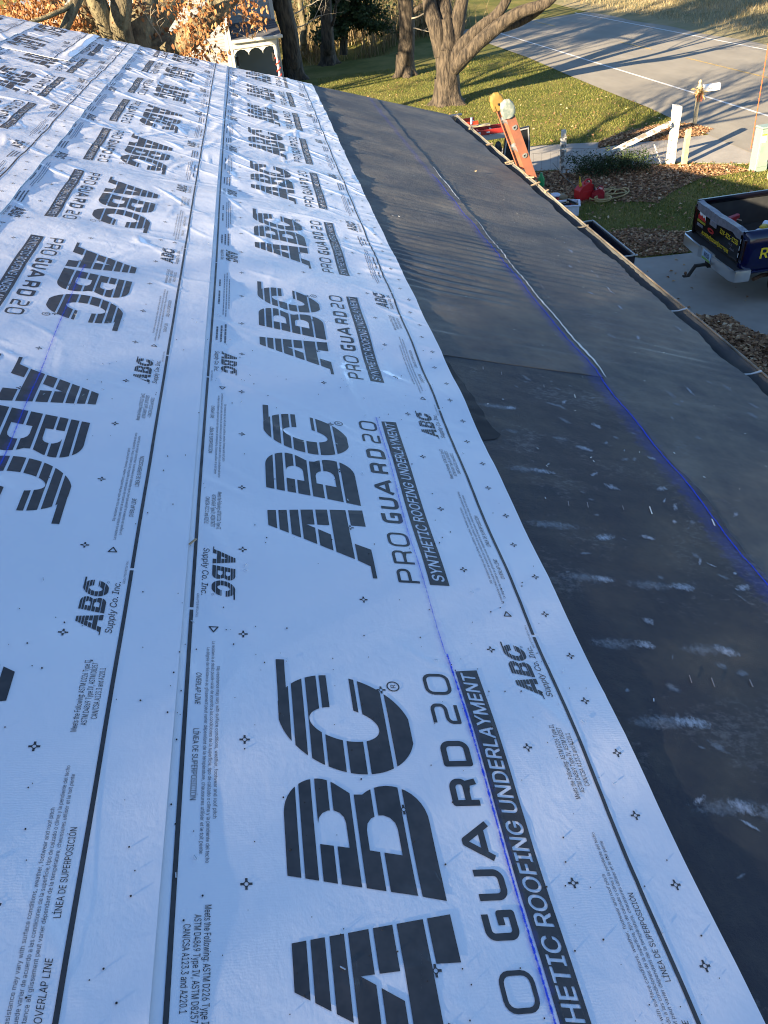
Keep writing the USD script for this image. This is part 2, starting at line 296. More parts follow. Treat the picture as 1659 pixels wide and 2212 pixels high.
orange_rod = M('orange_rod', (0.62, 0.11, 0.03), 0.45)
pedestal = M('pale_green_metal', (0.22, 0.30, 0.25), 0.5, color2=(0.27, 0.34, 0.28), nscale=4)
mail_white = M('mailbox_metal', (0.78, 0.77, 0.75), 0.4)
husk = leaf_mat('corn_husk', [(0, (0.38, 0.24, 0.09)), (0.5, (0.52, 0.36, 0.15)), (1, (0.62, 0.47, 0.24))], 0.25)
ribbon = M('orange_ribbon', (0.36, 0.10, 0.04), 0.6)
garland = M('red_garland', (0.50, 0.05, 0.03), 0.6)
lantern = M('lantern_black', (0.02, 0.016, 0.015), 0.5)
glass_dark = usdkit.material(stage, '/World/Looks/tinted_pane', {'t': ('transparent_bsdf', {'color': (0.06, 0.06, 0.07)}), 'g': ('glossy_bsdf', {'color': (0.9, 0.9, 0.9), 'roughness': 0.03}), 'f': ('fresnel', {'IOR': 1.5}), 'm': ('mix_closure', {})},
    [('f.fac', 'm.fac'), ('t.BSDF', 'm.closure1'), ('g.BSDF', 'm.closure2')], surface='m.closure')
lawn_mat = usdkit.material(stage, '/World/Looks/lawn', {
    'g': ('geometry', {}), 'n': ('noise_texture', {'scale': 0.55, 'detail': 6.0, 'roughness': 0.65}), 'n2': ('noise_texture', {'scale': 16.0, 'detail': 6.0, 'roughness': 0.7}), 'mp': ('mapping', {'scale': (1, 1, 1)}),
    'r': ('rgb_ramp', {'ramp': [(0, (0.085, 0.095, 0.024)), (0.42, (0.125, 0.135, 0.032)), (0.58, (0.21, 0.185, 0.055)), (1, (0.30, 0.235, 0.09))]}),
    'r2': ('rgb_ramp', {'ramp': [(0, (0.35, 0.35, 0.35)), (0.5, (0.9, 0.9, 0.9)), (1, (1.5, 1.45, 1.3))]}), 'mx': ('mix', {'mix_type': 'multiply', 'fac': 1.0}),
    'b': ('bump', {'strength': 0.9, 'distance': 0.06}), 'p': ('principled_bsdf', {'roughness': 0.95, 'specular_ior_level': 0.15})},
    [('g.position', 'n.vector'), ('g.position', 'n2.vector'), ('n.fac', 'r.fac'), ('n2.fac', 'r2.fac'), ('r.color', 'mx.color1'), ('r2.color', 'mx.color2'), ('mx.color', 'p.base_color'), ('n2.fac', 'b.height'), ('b.normal', 'p.normal')], surface='p.BSDF')
soil_mat = M('leaf_soil', (0.22, 0.13, 0.075), 0.95, color2=(0.32, 0.20, 0.12), nscale=14, bump=0.6, bscale=30)

# ------------------------------------------------------------------ ground, road, drives
def height_of(x, y):
    x, y = np.asarray(x, float), np.asarray(y, float)
    mound = 0.0
    far = np.clip((y - 52) / 60, 0, 1) ** 1.3 * 9.0 * np.clip((26 - x) / 22, 0, 1)              # the brushy bank beyond the yard
    bank = np.clip((x - 23.5) / 30, 0, 1) * 3.0                                                 # the dry bank beyond the road
    ditch = -0.7 * np.exp(-((y - 50.5) / 2.2) ** 2) * np.clip((9 - x) / 3, 0, 1)
    return far + bank + ditch + mound
def road_x(y):                                                                                    # near white line
    return 14.85 - 0.052 * (y - 23.7) - 0.00045 * np.clip(y - 40, 0, 200) ** 2
def road_edge(y):
    return road_x(y) - np.interp(y, [-100, 20, 24, 27, 30, 34, 40, 300], [2.6, 2.6, 2.45, 2.2, 2.15, 2.0, 1.7, 1.5])
xs = np.unique(np.concatenate([np.linspace(-400, -40, 12), np.linspace(-40, 60, 101), np.linspace(60, 400, 12)]))
ys = np.unique(np.concatenate([np.linspace(-200, -20, 8), np.linspace(-20, 130, 151), np.linspace(130, 700, 14)]))
X, Y = np.meshgrid(xs, ys); Z = height_of(X, Y) + 0.03 * (meshkit.fbm(np.stack([X * 0.5, Y * 0.5, X * 0], -1), 3) - 0.5) * ((X < 11) & (Y > 22))
n0 = len(xs); ii, jj = np.meshgrid(np.arange(len(ys) - 1), np.arange(n0 - 1), indexing='ij')
quad = np.stack([ii * n0 + jj, ii * n0 + jj + 1, (ii + 1) * n0 + jj + 1, (ii + 1) * n0 + jj], -1).reshape(-1, 4)
tag(obj('lawn', (np.stack([X, Y, Z], -1).reshape(-1, 3), quad), lawn_mat, smooth=True), kind='structure')

def strip(y0, y1, left, rightf, z, step=1.0):
    yy = np.arange(y0, y1 + 1e-6, step); v = []
    for y in yy: v += [(left(y), y, z), (rightf(y), y, z)]
    k = np.arange(len(yy) - 1) * 2
    return np.array(v), np.stack([k, k + 1, k + 3, k + 2], 1)
yr0, yr1 = -30, 52
tag(obj('road', strip(yr0, 120, road_edge, lambda y: road_x(y) + 6.95 + 0.12 * math.sin(y * 0.9), 0.02), asphalt), kind='structure')
road_p = obj('road_marking', strip(yr0, 120, lambda y: road_x(y) - 0.055, lambda y: road_x(y) + 0.055, 0.026), line_white)
tag(road_p, None, None, None, 'structure')
tag(obj('road_marking', strip(yr0, 120, lambda y: road_x(y) + 6.24, lambda y: road_x(y) + 6.34, 0.026), line_white), kind='structure')
mk = MB()
for y0 in (-10, 2.5, 15, 27.2, 37.6, 49, 61):
    mk.add(*strip(y0, y0 + (7.4 if y0 == 27.2 else 3.2), lambda y: road_x(y) + 3.12, lambda y: road_x(y) + 3.22, 0.026, 0.4 if y0 != 27.2 else 0.37))
tag(obj('road_marking', mk.get(), line_yellow), kind='structure')

yy = np.arange(-30, 121, 2.0); kk = np.array([6.9, 7.6, 9, 11, 14, 18, 24, 32, 45]); VX = np.array([[road_x(y) + q for q in kk] for y in yy]); VY = np.repeat(yy[:, None], len(kk), 1)
i_, j_ = np.meshgrid(np.arange(len(yy) - 1), np.arange(len(kk) - 1), indexing='ij'); nk = len(kk); qv = np.stack([i_ * nk + j_, i_ * nk + j_ + 1, (i_ + 1) * nk + j_ + 1, (i_ + 1) * nk + j_], -1).reshape(-1, 4)
tag(obj('verge', (np.stack([VX, VY, height_of(VX, VY) + .012 + .02 * (VX > road_x(VY) + 7.2)], -1).reshape(-1, 3), qv), straw_ground, smooth=True), kind='structure')
def slab(name, pts, z, mat, thick=0.12):
    p = Polygon(pts); t = poly_mesh(p, z - thick, z); return tag(obj(name, t, mat), kind='structure')
# drive from the road, behind the wire fence
slab('driveway', [(-1.0, 26.3), (2.0, 25.6), (7.5, 24.2), (8.7, 23.85), (10.1, 23.3), (11.3, 22.9), (12.15, 22.75), (12.9, 22.5), (13.3, 21.2), (12.9, 19.4), (11.9, 19.5), (10.5, 20.45), (9.0, 20.9), (7.4, 21.4), (6.9, 21.55), (2.0, 22.8), (-1.0, 23.4)], 0.012, concrete)
# parking pad under the truck
slab('parking_pad', [(2.6, 13.6), (4.5, 14.05), (5.3, 14.9), (6.3, 14.9), (6.9, 14.45), (7.8, 14.35), (13.0, 14.2), (13.0, 7.6), (8.2, 8.6), (7.2, 10.2), (6.9, 11.25), (6.35, 11.6), (2.6, 11.8)], 0.012, concrete)

# ------------------------------------------------------------------ the house whose roof this is
TH = math.radians(17.5); SIN, COS = math.sin(TH), math.cos(TH)
NRM = np.array([SIN, 0, COS]); FOOT = np.array([0, 0, CAM_Z]) - 1.48 * NRM; VDIR = np.array([COS, 0, -SIN]); UDIR = np.array([0, 1.0, 0])
RIDGE_V, EAVE_V, RAKE = -5.2, 3.09, 11.86
def deck_wave(u, v):
    """sag of the boards between the rafters"""
    u, v = np.asarray(u, float), np.asarray(v, float)
    p = np.stack([u * 1.7, v * 1.2, np.zeros_like(u + v)], -1)
    return 0.0035 * np.cos(2 * np.pi * (u + 0.1 * np.sin(v * 1.3)) / 0.61) + 0.011 * (meshkit.fbm(p, 3, 5) - 0.5) - 0.006 * np.exp(-((u - 4.6) / 2.5) ** 2) * np.clip((v - 0.2) / 1.8, 0, 1) ** 2
def roof(u, v, h=0.0):
    u, v = np.asarray(u, float), np.asarray(v, float)
    return FOOT + u[..., None] * UDIR + v[..., None] * VDIR + np.asarray(h + 0 * u)[..., None] * NRM
def grid(u0, u1, v0, v1, step):
    nu, nv = max(2, int(round((u1 - u0) / step)) + 1), max(2, int(round((v1 - v0) / step)) + 1)
    return np.linspace(u0, u1, nu), np.linspace(v0, v1, nv)

house = thing('house', 'house whose low pitched roof fills the foreground, its gutter edge on the right', 'house')
mbd = MB()
a, b = roof(np.array([-7.0, -7.0, RAKE - 0.02, RAKE - 0.02]), np.array([RIDGE_V, EAVE_V, EAVE_V, RIDGE_V]), -0.03), roof(np.array([-7.0, -7.0, RAKE - 0.02, RAKE - 0.02]), np.array([RIDGE_V, EAVE_V, EAVE_V, RIDGE_V]), -0.055)
hexf = np.array([[0, 1, 2, 3], [7, 6, 5, 4], [0, 4, 5, 1], [1, 5, 6, 2], [2, 6, 7, 3], [3, 7, 4, 0]])
mbd.add(np.vstack([a, b]), hexf)
obj('roof_deck', mbd.get(), deck_mat, house)
RX, RZ = FOOT[0] + RIDGE_V * COS, FOOT[2] - RIDGE_V * SIN
EX, EZ = FOOT[0] + EAVE_V * COS, FOOT[2] - EAVE_V * SIN
BX = RX - (RX * -1 + EX) ; BX = RX - (EX - RX)
rear = MB(); rear.add(np.array([[RX, -7, RZ - .03], [RX, RAKE, RZ - .03], [BX, RAKE, EZ - .03], [BX, -7, EZ - .03], [RX, -7, RZ - .08], [RX, RAKE, RZ - .08], [BX, RAKE, EZ - .08], [BX, -7, EZ - .08]]), hexf)
obj('rear_roof', rear.get(), shingle_mat, house)
walls = MB()
for (x0, x1, y0, y1) in ((EX - 0.55, EX - 0.4, -6.6, RAKE - 0.35), (BX + 0.4, BX + 0.55, -6.6, RAKE - 0.35)):
    walls.box((x0, y0, 0), (x1, y1, EZ - 0.02))
for y in (-6.6, RAKE - 0.5):
    pg = Polygon([(BX + .55, 0), (EX - .55, 0), (EX - .55, EZ - .06), (RX, RZ - .35), (BX + .55, EZ - .06)])
    t = poly_mesh(pg, 0, 0.15); t.apply_transform(np.array([[1, 0, 0, 0], [0, 0, -1, y + .15], [0, 1, 0, 0], [0, 0, 0, 1.0]])); walls.tm(t)
obj('wall', walls.get(), siding_mat, house)
wing = MB(); wing.box((RX - 9, 6.0, 0), (BX + 0.2, RAKE - 0.6, 3.4))  # unseen wing with gable roof, added to shape the house shadow
obj('added_rear_wing', wing.get(), siding_mat, house)
wr = MB(); yc = 9.0
for s in (-1, 1):
    p = np.array([[RX - 9.3, yc, RZ - .1], [RX - .2, yc, RZ - .1], [RX - .2, yc + s * 3.4, 3.6], [RX - 9.3, yc + s * 3.4, 3.6]]); wr.add(np.vstack([p, p - [0, 0, .06]]), hexf)
obj('added_rear_wing_roof', wr.get(), shingle_mat, house)
obj('fascia', cbox((EX - 0.032, -6.9, EZ - 0.24), (EX - 0.004, RAKE - 0.03, EZ - 0.055)), trim_white, house)
rk = MB(); q = roof(np.array([RAKE - 0.018] * 2 + [RAKE + 0.004] * 2), np.array([RIDGE_V, EAVE_V, EAVE_V, RIDGE_V]), -0.012); rk.add(np.vstack([q, q - [0, 0, .16]]), hexf)
obj('rake_board', rk.get(), trim_white, house)

# gutter: an open trough with a rolled lip, hung from straps
gprof = [(0.0, -0.02), (0.0, -0.125), (0.075, -0.125), (0.088, -0.07), (0.105, -0.045), (0.108, -0.012)]
def sweep_y(prof, ys_, wob=0.0, closed=False, th=0.003, seed=3):
    """an open profile (x, z) swept along y as a sheet of thickness th"""
    pr = np.array(prof, float); t = np.gradient(pr, axis=0); t /= np.linalg.norm(t, axis=1, keepdims=True); nn = np.stack([-t[:, 1], t[:, 0]], 1)
    ring = np.vstack([pr + nn * th / 2, (pr - nn * th / 2)[::-1]]); k = len(ring); v = []
    for y in ys_:
        dx = wob * (meshkit.noise(np.array([y * 0.7, seed, 0.3])) - 0.5); dz = wob * 0.5 * (meshkit.noise(np.array([y * 1.1, seed + 9, 0.3])) - 0.5)
        v.append(np.stack([ring[:, 0] + dx * (ring[:, 0] > 0.04), np.full(k, y), ring[:, 1] + dz * (ring[:, 0] > 0.04)], 1))
    v = np.vstack(v); n = len(ys_); i, j = np.meshgrid(np.arange(n - 1), np.arange(k), indexing='ij')
    f = np.stack([i * k + j, (i + 1) * k + j, (i + 1) * k + (j + 1) % k, i * k + (j + 1) % k], -1).reshape(-1, 4)
    return v, f
GX, GZ = EX + 0.004, EZ - 0.01
gy = np.linspace(-6.9, RAKE - 0.01, 90)
gutter = thing('gutter', 'dented metal roof gutter along the eave with a pale tan lip', 'gutter', (GX, 0, GZ))
obj('trough', sweep_y(gprof, gy, 0.02), gutter_in, gutter, smooth=40)
lip = []
for y in gy:
    dx = 0.02 * (meshkit.noise(np.array([y * 0.7, 3, 0.3])) - 0.5); dz = 0.01 * (meshkit.noise(np.array([y * 1.1, 12, 0.3])) - 0.5)
    lip.append((0.113 + dx, y, -0.005 + dz))
obj('lip', tube(lip, 0.0075, 8), gutter_rim, gutter, smooth=True)
obj('end_cap', poly_mesh(Polygon(gprof), -0.004, 0).apply_transform(np.array([[1, 0, 0, 0], [0, 0, -1, RAKE - .012], [0, 1, 0, 0], [0, 0, 0, 1.0]])), gutter_rim, gutter)
for y in (2.95, 3.76, 4.72, 6.62, 8.95):
    obj('strap', tube([(-0.03, y, 0.004), (0.05, y, -0.004), (0.112, y, 0.004)], [0.007, 0.006, 0.009], 5), alum if y in (4.72, 3.76, 2.95) else gutter_rim, gutter)
for i, (y, dx, L, az) in enumerate(((8.02, 0.05, 0.17, 0.5), (8.55, 0.09, 0.12, 1.6), (9.0, 0.07, 0.10, 0.2), (8.3, 0.1, 0.09, -0.6), (9.9, 0.08, 0.1, 0.4), (10.9, 0.08, 0.12, 1.2), (7.75, 0.10, 0.07, 0.8))):
    c_ = np.array([GX + dx, y, GZ + 0.008]); dv = np.array([math.cos(az), math.sin(az), 0.05]) * L / 2
    tag(obj('wood_scrap', beam(c_ - dv, c_ + dv, 0.022, 0.012), wood_raw), ['short tan lath scrap lying across the gutter beside the orange ladder', 'tan wood chip on the gutter lip just beyond the ladder', 'small tan splinter on the gutter beyond the ladder', 'tan splinter right against the foot of the ladder rail', 'tan splinter on the gutter lip near its far end', 'tan splinter at the very far corner of the gutter', 'small tan splinter on the gutter nearer than the ladder'][i], 'wood scrap')

# ------------------------------------------------------------------ roofing felt
def surface(u0, u1, v0, v1, step, fn):
    us, vs = grid(u0, u1, v0, v1, step); Ug, Vg = np.meshgrid(us, vs, indexing='ij'); return us, vs, Ug, Vg, fn(Ug, Vg)
def grid_mesh(Ug, Vg, Hg, thick=0.003, keep=None):
    nu, nv = Ug.shape
    top = roof(Ug.ravel(), Vg.ravel(), Hg.ravel())
    i, j = np.meshgrid(np.arange(nu - 1), np.arange(nv - 1), indexing='ij')
    q = np.stack([i * nv + j, i * nv + j + 1, (i + 1) * nv + j + 1, (i + 1) * nv + j], -1).reshape(-1, 4)[:, ::-1]
    # a turned-down hem gives the sheet's edge its thickness
    rim = np.concatenate([np.arange(nv), np.arange(1, nu) * nv + nv - 1, (nu - 1) * nv + np.arange(nv - 2, -1, -1), np.arange(nu - 2, 0, -1) * nv])
    low = top[rim] - NRM * thick; k = len(rim); a = np.arange(k); b2 = (a + 1) % k
    hem = np.stack([len(top) + a, len(top) + b2, len(top) + k + b2, len(top) + k + a], 1)
    return np.vstack([top, top[rim], low]), np.vstack([q, hem])
def ripple(u, v, seed):
    p = np.stack([u * 9.0 + 0.9 * v, v * 0.75, 0 * u], -1); q = np.stack([u * 3.3, v * 2.4, 0 * u + 5], -1); s = np.stack([u * 24 + v * 2, v * 4.0, 0 * u + 2], -1)
    env = np.exp(-((u - 4.9) / 1.25) ** 2) + 0.25
    band = np.sin(2 * np.pi * (u * 9.3 + v * 0.85 + 1.5 * meshkit.noise(np.stack([u * 1.6, v * 1.3, 0 * u], -1), seed + 8))) * (0.35 + 1.1 * meshkit.noise(np.stack([u * 2.2, v * 2.0, 0 * u + 7], -1), seed + 9))
    return 0.0031 * band * env + 0.0040 * meshkit.noise(p, seed) * (0.35 + 0.5 * env) + 0.0065 * meshkit.fbm(q, 3, seed + 3) + 0.0035 * meshkit.fbm(s, 2, seed + 4) + 0.002
def h_low(u, v): return 0.0005 + deck_wave(u, v) + 0.9 * ripple(u, v, 17)
def h_up(u, v): return 0.0045 + deck_wave(u, v) + ripple(u, v, 17) + 0.0005 * np.clip((v - 1.9) / 0.12, 0, 1)
FELT_LAP = 2.035
def felt_edge(Ug, Vg, v1, amp, seed):
    """a slightly ragged lower edge"""
    w = np.clip((Vg - (v1 - 0.12)) / 0.12, 0, 1)
    return Vg + w * amp * (meshkit.noise(np.stack([Ug * 3.0, 0 * Ug, 0 * Ug + seed], -1)) - 0.5) + w * amp * 0.35 * (meshkit.noise(np.stack([Ug * 19.0, 0 * Ug, 0 * Ug + seed], -1)) - 0.5)
def felt_piece(name, label, u0, u1, v0, v1, fn, seed, thick=0.004, lift=0.0, mat=None):
    us, vs, Ug, Vg, Hg = surface(u0, u1, v0, v1, 0.025, lambda u, v: fn(u, v) + lift)
    V2 = felt_edge(Ug, Vg, v1, 0.035, seed)
    root = thing(name, label, 'roofing felt', group=None)
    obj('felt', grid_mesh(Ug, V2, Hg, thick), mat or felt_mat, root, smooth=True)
    return root
felt_low = felt_piece('felt_strip', 'lowest course of dark roofing felt along the gutter', -1.5, RAKE - 0.01, 1.90, 3.075, h_low, 41, mat=felt_sunlit_tone)
felt_far = felt_piece('felt_strip', 'far piece of the upper felt course, beyond the cross lap', 3.42, RAKE - 0.012, 1.0, FELT_LAP, h_up, 23, 0.005, mat=felt_sunlit_tone)
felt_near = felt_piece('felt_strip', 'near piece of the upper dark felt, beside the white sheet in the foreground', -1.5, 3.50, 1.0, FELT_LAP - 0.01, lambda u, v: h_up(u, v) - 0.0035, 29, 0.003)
def on_felt(u, v):
    u, v = np.asarray(u, float), np.asarray(v, float)
    return np.where(v < FELT_LAP - 0.02, h_up(u, v) - 0.0035 * (u < 3.42), h_low(u, v))
def decal(tri_v, tri_f, hfun, off, maxedge=0.05):
    v3 = np.column_stack([tri_v, np.zeros(len(tri_v))])
    v, f = trimesh.remesh.subdivide_to_size(v3, tri_f, maxedge)
    pts = roof(v[:, 0], v[:, 1], hfun(v[:, 0], v[:, 1]) + off)
    e = np.cross(pts[f[:, 1]] - pts[f[:, 0]], pts[f[:, 2]] - pts[f[:, 0]]) @ NRM
    f = f.copy(); f[e < 0] = f[e < 0][:, ::-1]
    return pts, f
def patch(u, v, du, dv, hfun, off=0.002, n=9, skew=0.0, edge=1.0):
    """a thin powder patch with st running from -1 to 1"""
    s = np.linspace(-1, 1, n); a, b = np.meshgrid(s, s, indexing='ij')
    U, V = u + a * du + skew * b, v + b * dv
    pts = roof(U.ravel(), V.ravel(), hfun(U, V).ravel() + off)
    i, j = np.meshgrid(np.arange(n - 1), np.arange(n - 1), indexing='ij'); q = np.stack([i * n + j, i * n + j + 1, (i + 1) * n + j + 1, (i + 1) * n + j], -1).reshape(-1, 4)[:, ::-1]
    return pts, q, np.stack([a.ravel(), b.ravel()], 1) * edge
def line_patch(pts_uv, half, hfun, off):
    """a powder line: st.x stays 0 along it, st.y runs from -1 to 1 across"""
    P = np.array(pts_uv, float); n = max(12, int(np.abs(P[-1, 0] - P[0, 0]) / 0.04)); t = np.linspace(0, 1, n); k = np.linspace(0, 1, len(P))
    u, v = np.interp(t, k, P[:, 0]), np.interp(t, k, P[:, 1]); b = np.array([-1, -.34, .34, 1.0])
    U = np.repeat(u[:, None], 4, 1); V = v[:, None] + b * half
    pts = roof(U.ravel(), V.ravel(), hfun(U, V).ravel() + off)
    i, j = np.meshgrid(np.arange(n - 1), np.arange(3), indexing='ij'); q = np.stack([i * 4 + j, i * 4 + j + 1, (i + 1) * 4 + j + 1, (i + 1) * 4 + j], -1).reshape(-1, 4)[:, ::-1]
    return pts, q, np.stack([np.zeros(n * 4), np.tile(b, n)], 1)
def powder(name, geo, mat, parent):
    obj(name, (geo[0], geo[1]), mat, parent, smooth=True, uv=geo[2])

chalk_far = [(3.5, 2.005), (4.1, 1.985), (4.9, 1.99), (5.7, 1.975), (6.4, 1.965), (7.6, 1.96), (9.2, 1.95), (11.8, 1.94)]
chalk_near = [(0.3, 2.0), (1.0, 2.0), (2.0, 1.995), (2.6, 2.005), (3.1, 2.0), (3.5, 2.01)]
powder('chalk_line', line_patch(chalk_far[:6], 0.005, on_felt, 0.003), chalk_mat, felt_far)
powder('chalk_line', line_patch(chalk_near, 0.005, on_felt, 0.003), chalk_mat, felt_near)
powder('chalk_smear', line_patch([(a_, b_ - 0.02) for a_, b_ in chalk_far], 0.045, on_felt, 0.0022), chalk_soft, felt_far)
powder('chalk_smear', line_patch([(a_, b_ - 0.03) for a_, b_ in chalk_near], 0.075, on_felt, 0.0022), chalk_soft, felt_near)
# torn release film along the lap
ws = []
for u_, w_, v_ in [(3.42, 0.0025, 2.040), (3.6, 0.008, 2.041), (3.9, 0.006, 2.037), (4.3, 0.006, 2.032), (4.7, 0.004, 2.030), (5.2, 0.004, 2.03), (5.8, 0.003, 2.028), (6.2, 0.002, 2.03)]:
    ws.append((u_, w_, v_))
def film(rows, nm, par):
    r = np.array(rows); n = max(4, int((r[-1, 0] - r[0, 0]) / 0.03)); u = np.linspace(r[0, 0], r[-1, 0], n)
    w = np.interp(u, r[:, 0], r[:, 1]) * (0.7 + 0.6 * meshkit.noise(np.stack([u * 9, 0 * u, 0 * u], -1))); v = np.interp(u, r[:, 0], r[:, 2])
    U = np.repeat(u, 2); V = np.stack([v - w, v + w], 1).ravel(); pts = roof(U, V, np.maximum(on_felt(U, V), h_up(U, V)) + 0.0035)
    k = np.arange(n - 1) * 2; obj(nm, (pts, np.stack([k, k + 2, k + 3, k + 1], 1)), white_strip, par, smooth=True)
film(ws, 'release_film', felt_far); film([(6.75, 0.004, 2.03), (7.3, 0.006, 2.03), (7.9, 0.003, 2.03)], 'release_film', felt_far)
rq = np.random.default_rng(8)
# pale scuffs over the fasteners: rows across the felt
for (u, v, s) in [(2.41, 1.333, .8), (2.70, 1.515, .45), (2.64, 1.612, 1), (2.34, 1.61, .8), (2.36, 1.845, .7), (2.06, 1.216, .45), (2.01, 1.446, .8), (2.03, 1.632, .6), (1.765, 1.334, 1.0), (1.749, 1.624, 1.1), (1.463, 1.632, 1.0), (1.475, 1.354, .8), (1.77, 1.88, .55), (1.45, 1.89, .7), (1.308, 1.365, .35), (1.181, 1.36, 1.0), (1.19, 1.66, .9), (2.93, 1.353, .7), (3.02, 1.60, .45), (0.93, 1.37, .75), (0.93, 1.50, 1.0), (0.92, 1.75, .6), (2.72, 1.30, .4)]:
    powder('scuff', patch(u, v, 0.020 * (0.6 + 0.6 * s) * rq.uniform(.8, 1.3), 0.045 * (0.5 + 0.7 * s) * rq.uniform(.7, 1.3), on_felt, 0.003, 9, rq.uniform(-.018, .018)), scuff_mat if s > .5 else scuff_soft, felt_near)
for (u, v, L) in [(2.93, 1.28, .14), (2.06, 1.26, .2), (1.765, 1.27, .16), (1.475, 1.25, .14), (1.181, 1.27, .16), (0.93, 1.33, .18), (2.41, 1.25, .12), (1.463, 1.55, .12), (1.75, 1.5, .14)]:
    powder('scuff', patch(u, v, 0.028, L * .7, on_felt, 0.0026, 11), scuff_soft, felt_near)
for k in range(70):
    u, v = rq.uniform(0.7, 3.35), rq.uniform(1.2, 1.98); l_ = rq.uniform(.008, .03)
    if v < 1.16 + .0 * u: continue
    powder('scuff', patch(u, v, l_ * rq.uniform(.3, 1.2), l_, on_felt, 0.0028, 5, rq.normal(0, .012)), scuff_mat if k % 4 == 0 else scuff_soft, felt_near)
rs = np.random.default_rng(12)
for k in range(44):
    u, v = rs.uniform(1.4, 5.8), rs.uniform(2.12, 3.0)
    powder('scuff', patch(u, v, rs.uniform(.01, .06), rs.uniform(.008, .028), on_felt, 0.003, 7, rs.uniform(-.02, .02)), scuff_soft if k % 3 else scuff_mat, felt_low)
# staples, driven into every felt piece
def staple(u, v, ang, hf, L=0.013):
    d = np.array([math.cos(ang), math.sin(ang)]) * L / 2; c_ = np.array([u, v])
    p = [roof(np.array(a_[0]), np.array(a_[1]), float(hf(np.array(a_[0]), np.array(a_[1]))) + 0.0032) for a_ in (c_ - d, c_ + d)]
    return beam(p[0], p[1], 0.0024, 0.0016, NRM)
for k in range(70):
    u, v = rs.uniform(0.55, 7.5), rs.uniform(1.18, 3.0)
    if u < 1.3 and v > 2.2: continue
    par = felt_low if v > 2.05 else (felt_near if u < 3.42 else felt_far)
    obj('staple', staple(u, v, rs.uniform(0, 3.1), on_felt, 0.012), steel, par)
for (u, v, L, wd) in [(3.33, 1.33, .035, .004), (3.30, 1.42, .03, .004), (3.22, 1.62, .03, .004), (3.15, 1.76, .04, .005), (2.2, 1.37, .03, .004), (2.2, 1.45, .035, .004), (2.2, 1.60, .03, .004), (2.2, 1.72, .05, .006), (2.16, 1.98, .045, .007), (1.33, 1.64, .03, .005), (1.31, 1.75, .05, .008), (1.33, 1.51, .035, .004), (1.34, 1.44, .03, .003)]:
    c_ = np.array([u, v]); d = np.array([math.cos(.25), math.sin(.25)]) * L / 2
    pp = [roof(np.array(a_[0]), np.array(a_[1]), float(on_felt(np.array(a_[0]), np.array(a_[1]))) + 0.004) for a_ in (c_ - d, c_ + d)]
    obj('paper_sliver', beam(pp[0], pp[1], wd * .8, 0.001, NRM), tape_grey if L < .04 else white_strip, felt_near)
TEAR = [(1.12, 3.44), (1.158, 3.33), (1.165, 3.22), (1.182, 3.12), (1.178, 3.06), (1.196, 2.99), (1.192, 2.93), (1.206, 2.86), (1.200, 2.79), (1.214, 2.73), (1.236, 2.68), (1.205, 2.64)]
# torn top ply beside the white sheet
tear = Polygon([tuple(reversed(q)) for q in TEAR] + [(2.60, 1.10), (3.45, 1.10)])
dark_under = M('felt_underside', (0.012, 0.014, 0.020), 0.8)
tv, tf = flat(tear); obj('torn_patch', decal(tv, tf, on_felt, 0.0028, 0.04), dark_under, felt_near)

# ------------------------------------------------------------------ printed underlayment sheets
PERIOD = 1.335
BANDS = [(.235, .262), (.270, .297), (.306, .334), (.342, .382), (.391, .430), (.439, .493), (.502, .551)]
def logo_shape():
    """the striped three-letter mark: s along the reading direction, t down"""
    A = Polygon([(1.914, .235), (1.997, .235), (2.036, .551), (1.945, .551), (1.945, .500), (1.848, .500), (1.822, .551), (1.688, .551), (1.688, .538), (1.742, .538), (1.768, .498)])
    A = A.difference(Polygon([(1.932, .355), (1.936, .434), (1.884, .434)]))
    A = affinity.translate(A, -1.333, 0)
    def arc(cx, cy, rx, ry, a0, a1, n=14): return [(cx + rx * math.cos(math.radians(x)), cy + ry * math.sin(math.radians(x))) for x in np.linspace(a0, a1, n)]
    B = Polygon([(.794, .235), (.924, .235)] + arc(.930, .310, .083, .075, -88, 30) + [(.973, .386)] + arc(.905, .465, .088, .086, -40, 92) + [(.730, .551)])
    B = B.difference(Polygon([(.859, .306), (.905, .306)] + arc(.906, .336, .03, .03, -90, 90, 8) + [(.849, .367)]))
    B = B.difference(Polygon([(.842, .409), (.89, .409)] + arc(.888, .443, .034, .034, -90, 90, 8) + [(.829, .477)]))
    e = Point(0, 0).buffer(1, 24)
    sh = lambda rx, ry, cx, cy: affinity.translate(affinity.affine_transform(e, [rx, -0.19 * ry, 0, ry, 0, 0]), cx, cy)
    C = sh(.142, .162, 1.168, .394).difference(sh(.048, .083, 1.160, .391)).difference(Polygon([(1.17, .360), (1.40, .360), (1.40, .418), (1.16, .418)]))
    C = C.union(Polygon([(1.21, .236), (1.364, .236), (1.364, .257), (1.27, .257), (1.245, .275)]))
    out = []
    for L in (A, B, C):
        for t0, t1 in BANDS: out.append(L.intersection(sbox(0, t0, 3, t1)))
    ring = Point(1.279, .531).buffer(.017).difference(Point(1.279, .531).buffer(.0135))
    out.append(ring)
    g = shapely.union_all(out)
    return g
LOGO = logo_shape()
def small_logo():
    g = affinity.translate(LOGO, -.354, -.235); k = 0.212 / 1.010; return affinity.scale(g, k, .064 / .316, origin=(0, 0))
SMALL = small_logo()
def stroke(lines, w): return shapely.union_all([LineString(l).buffer(w / 2, cap_style=2, join_style=1) for l in lines])
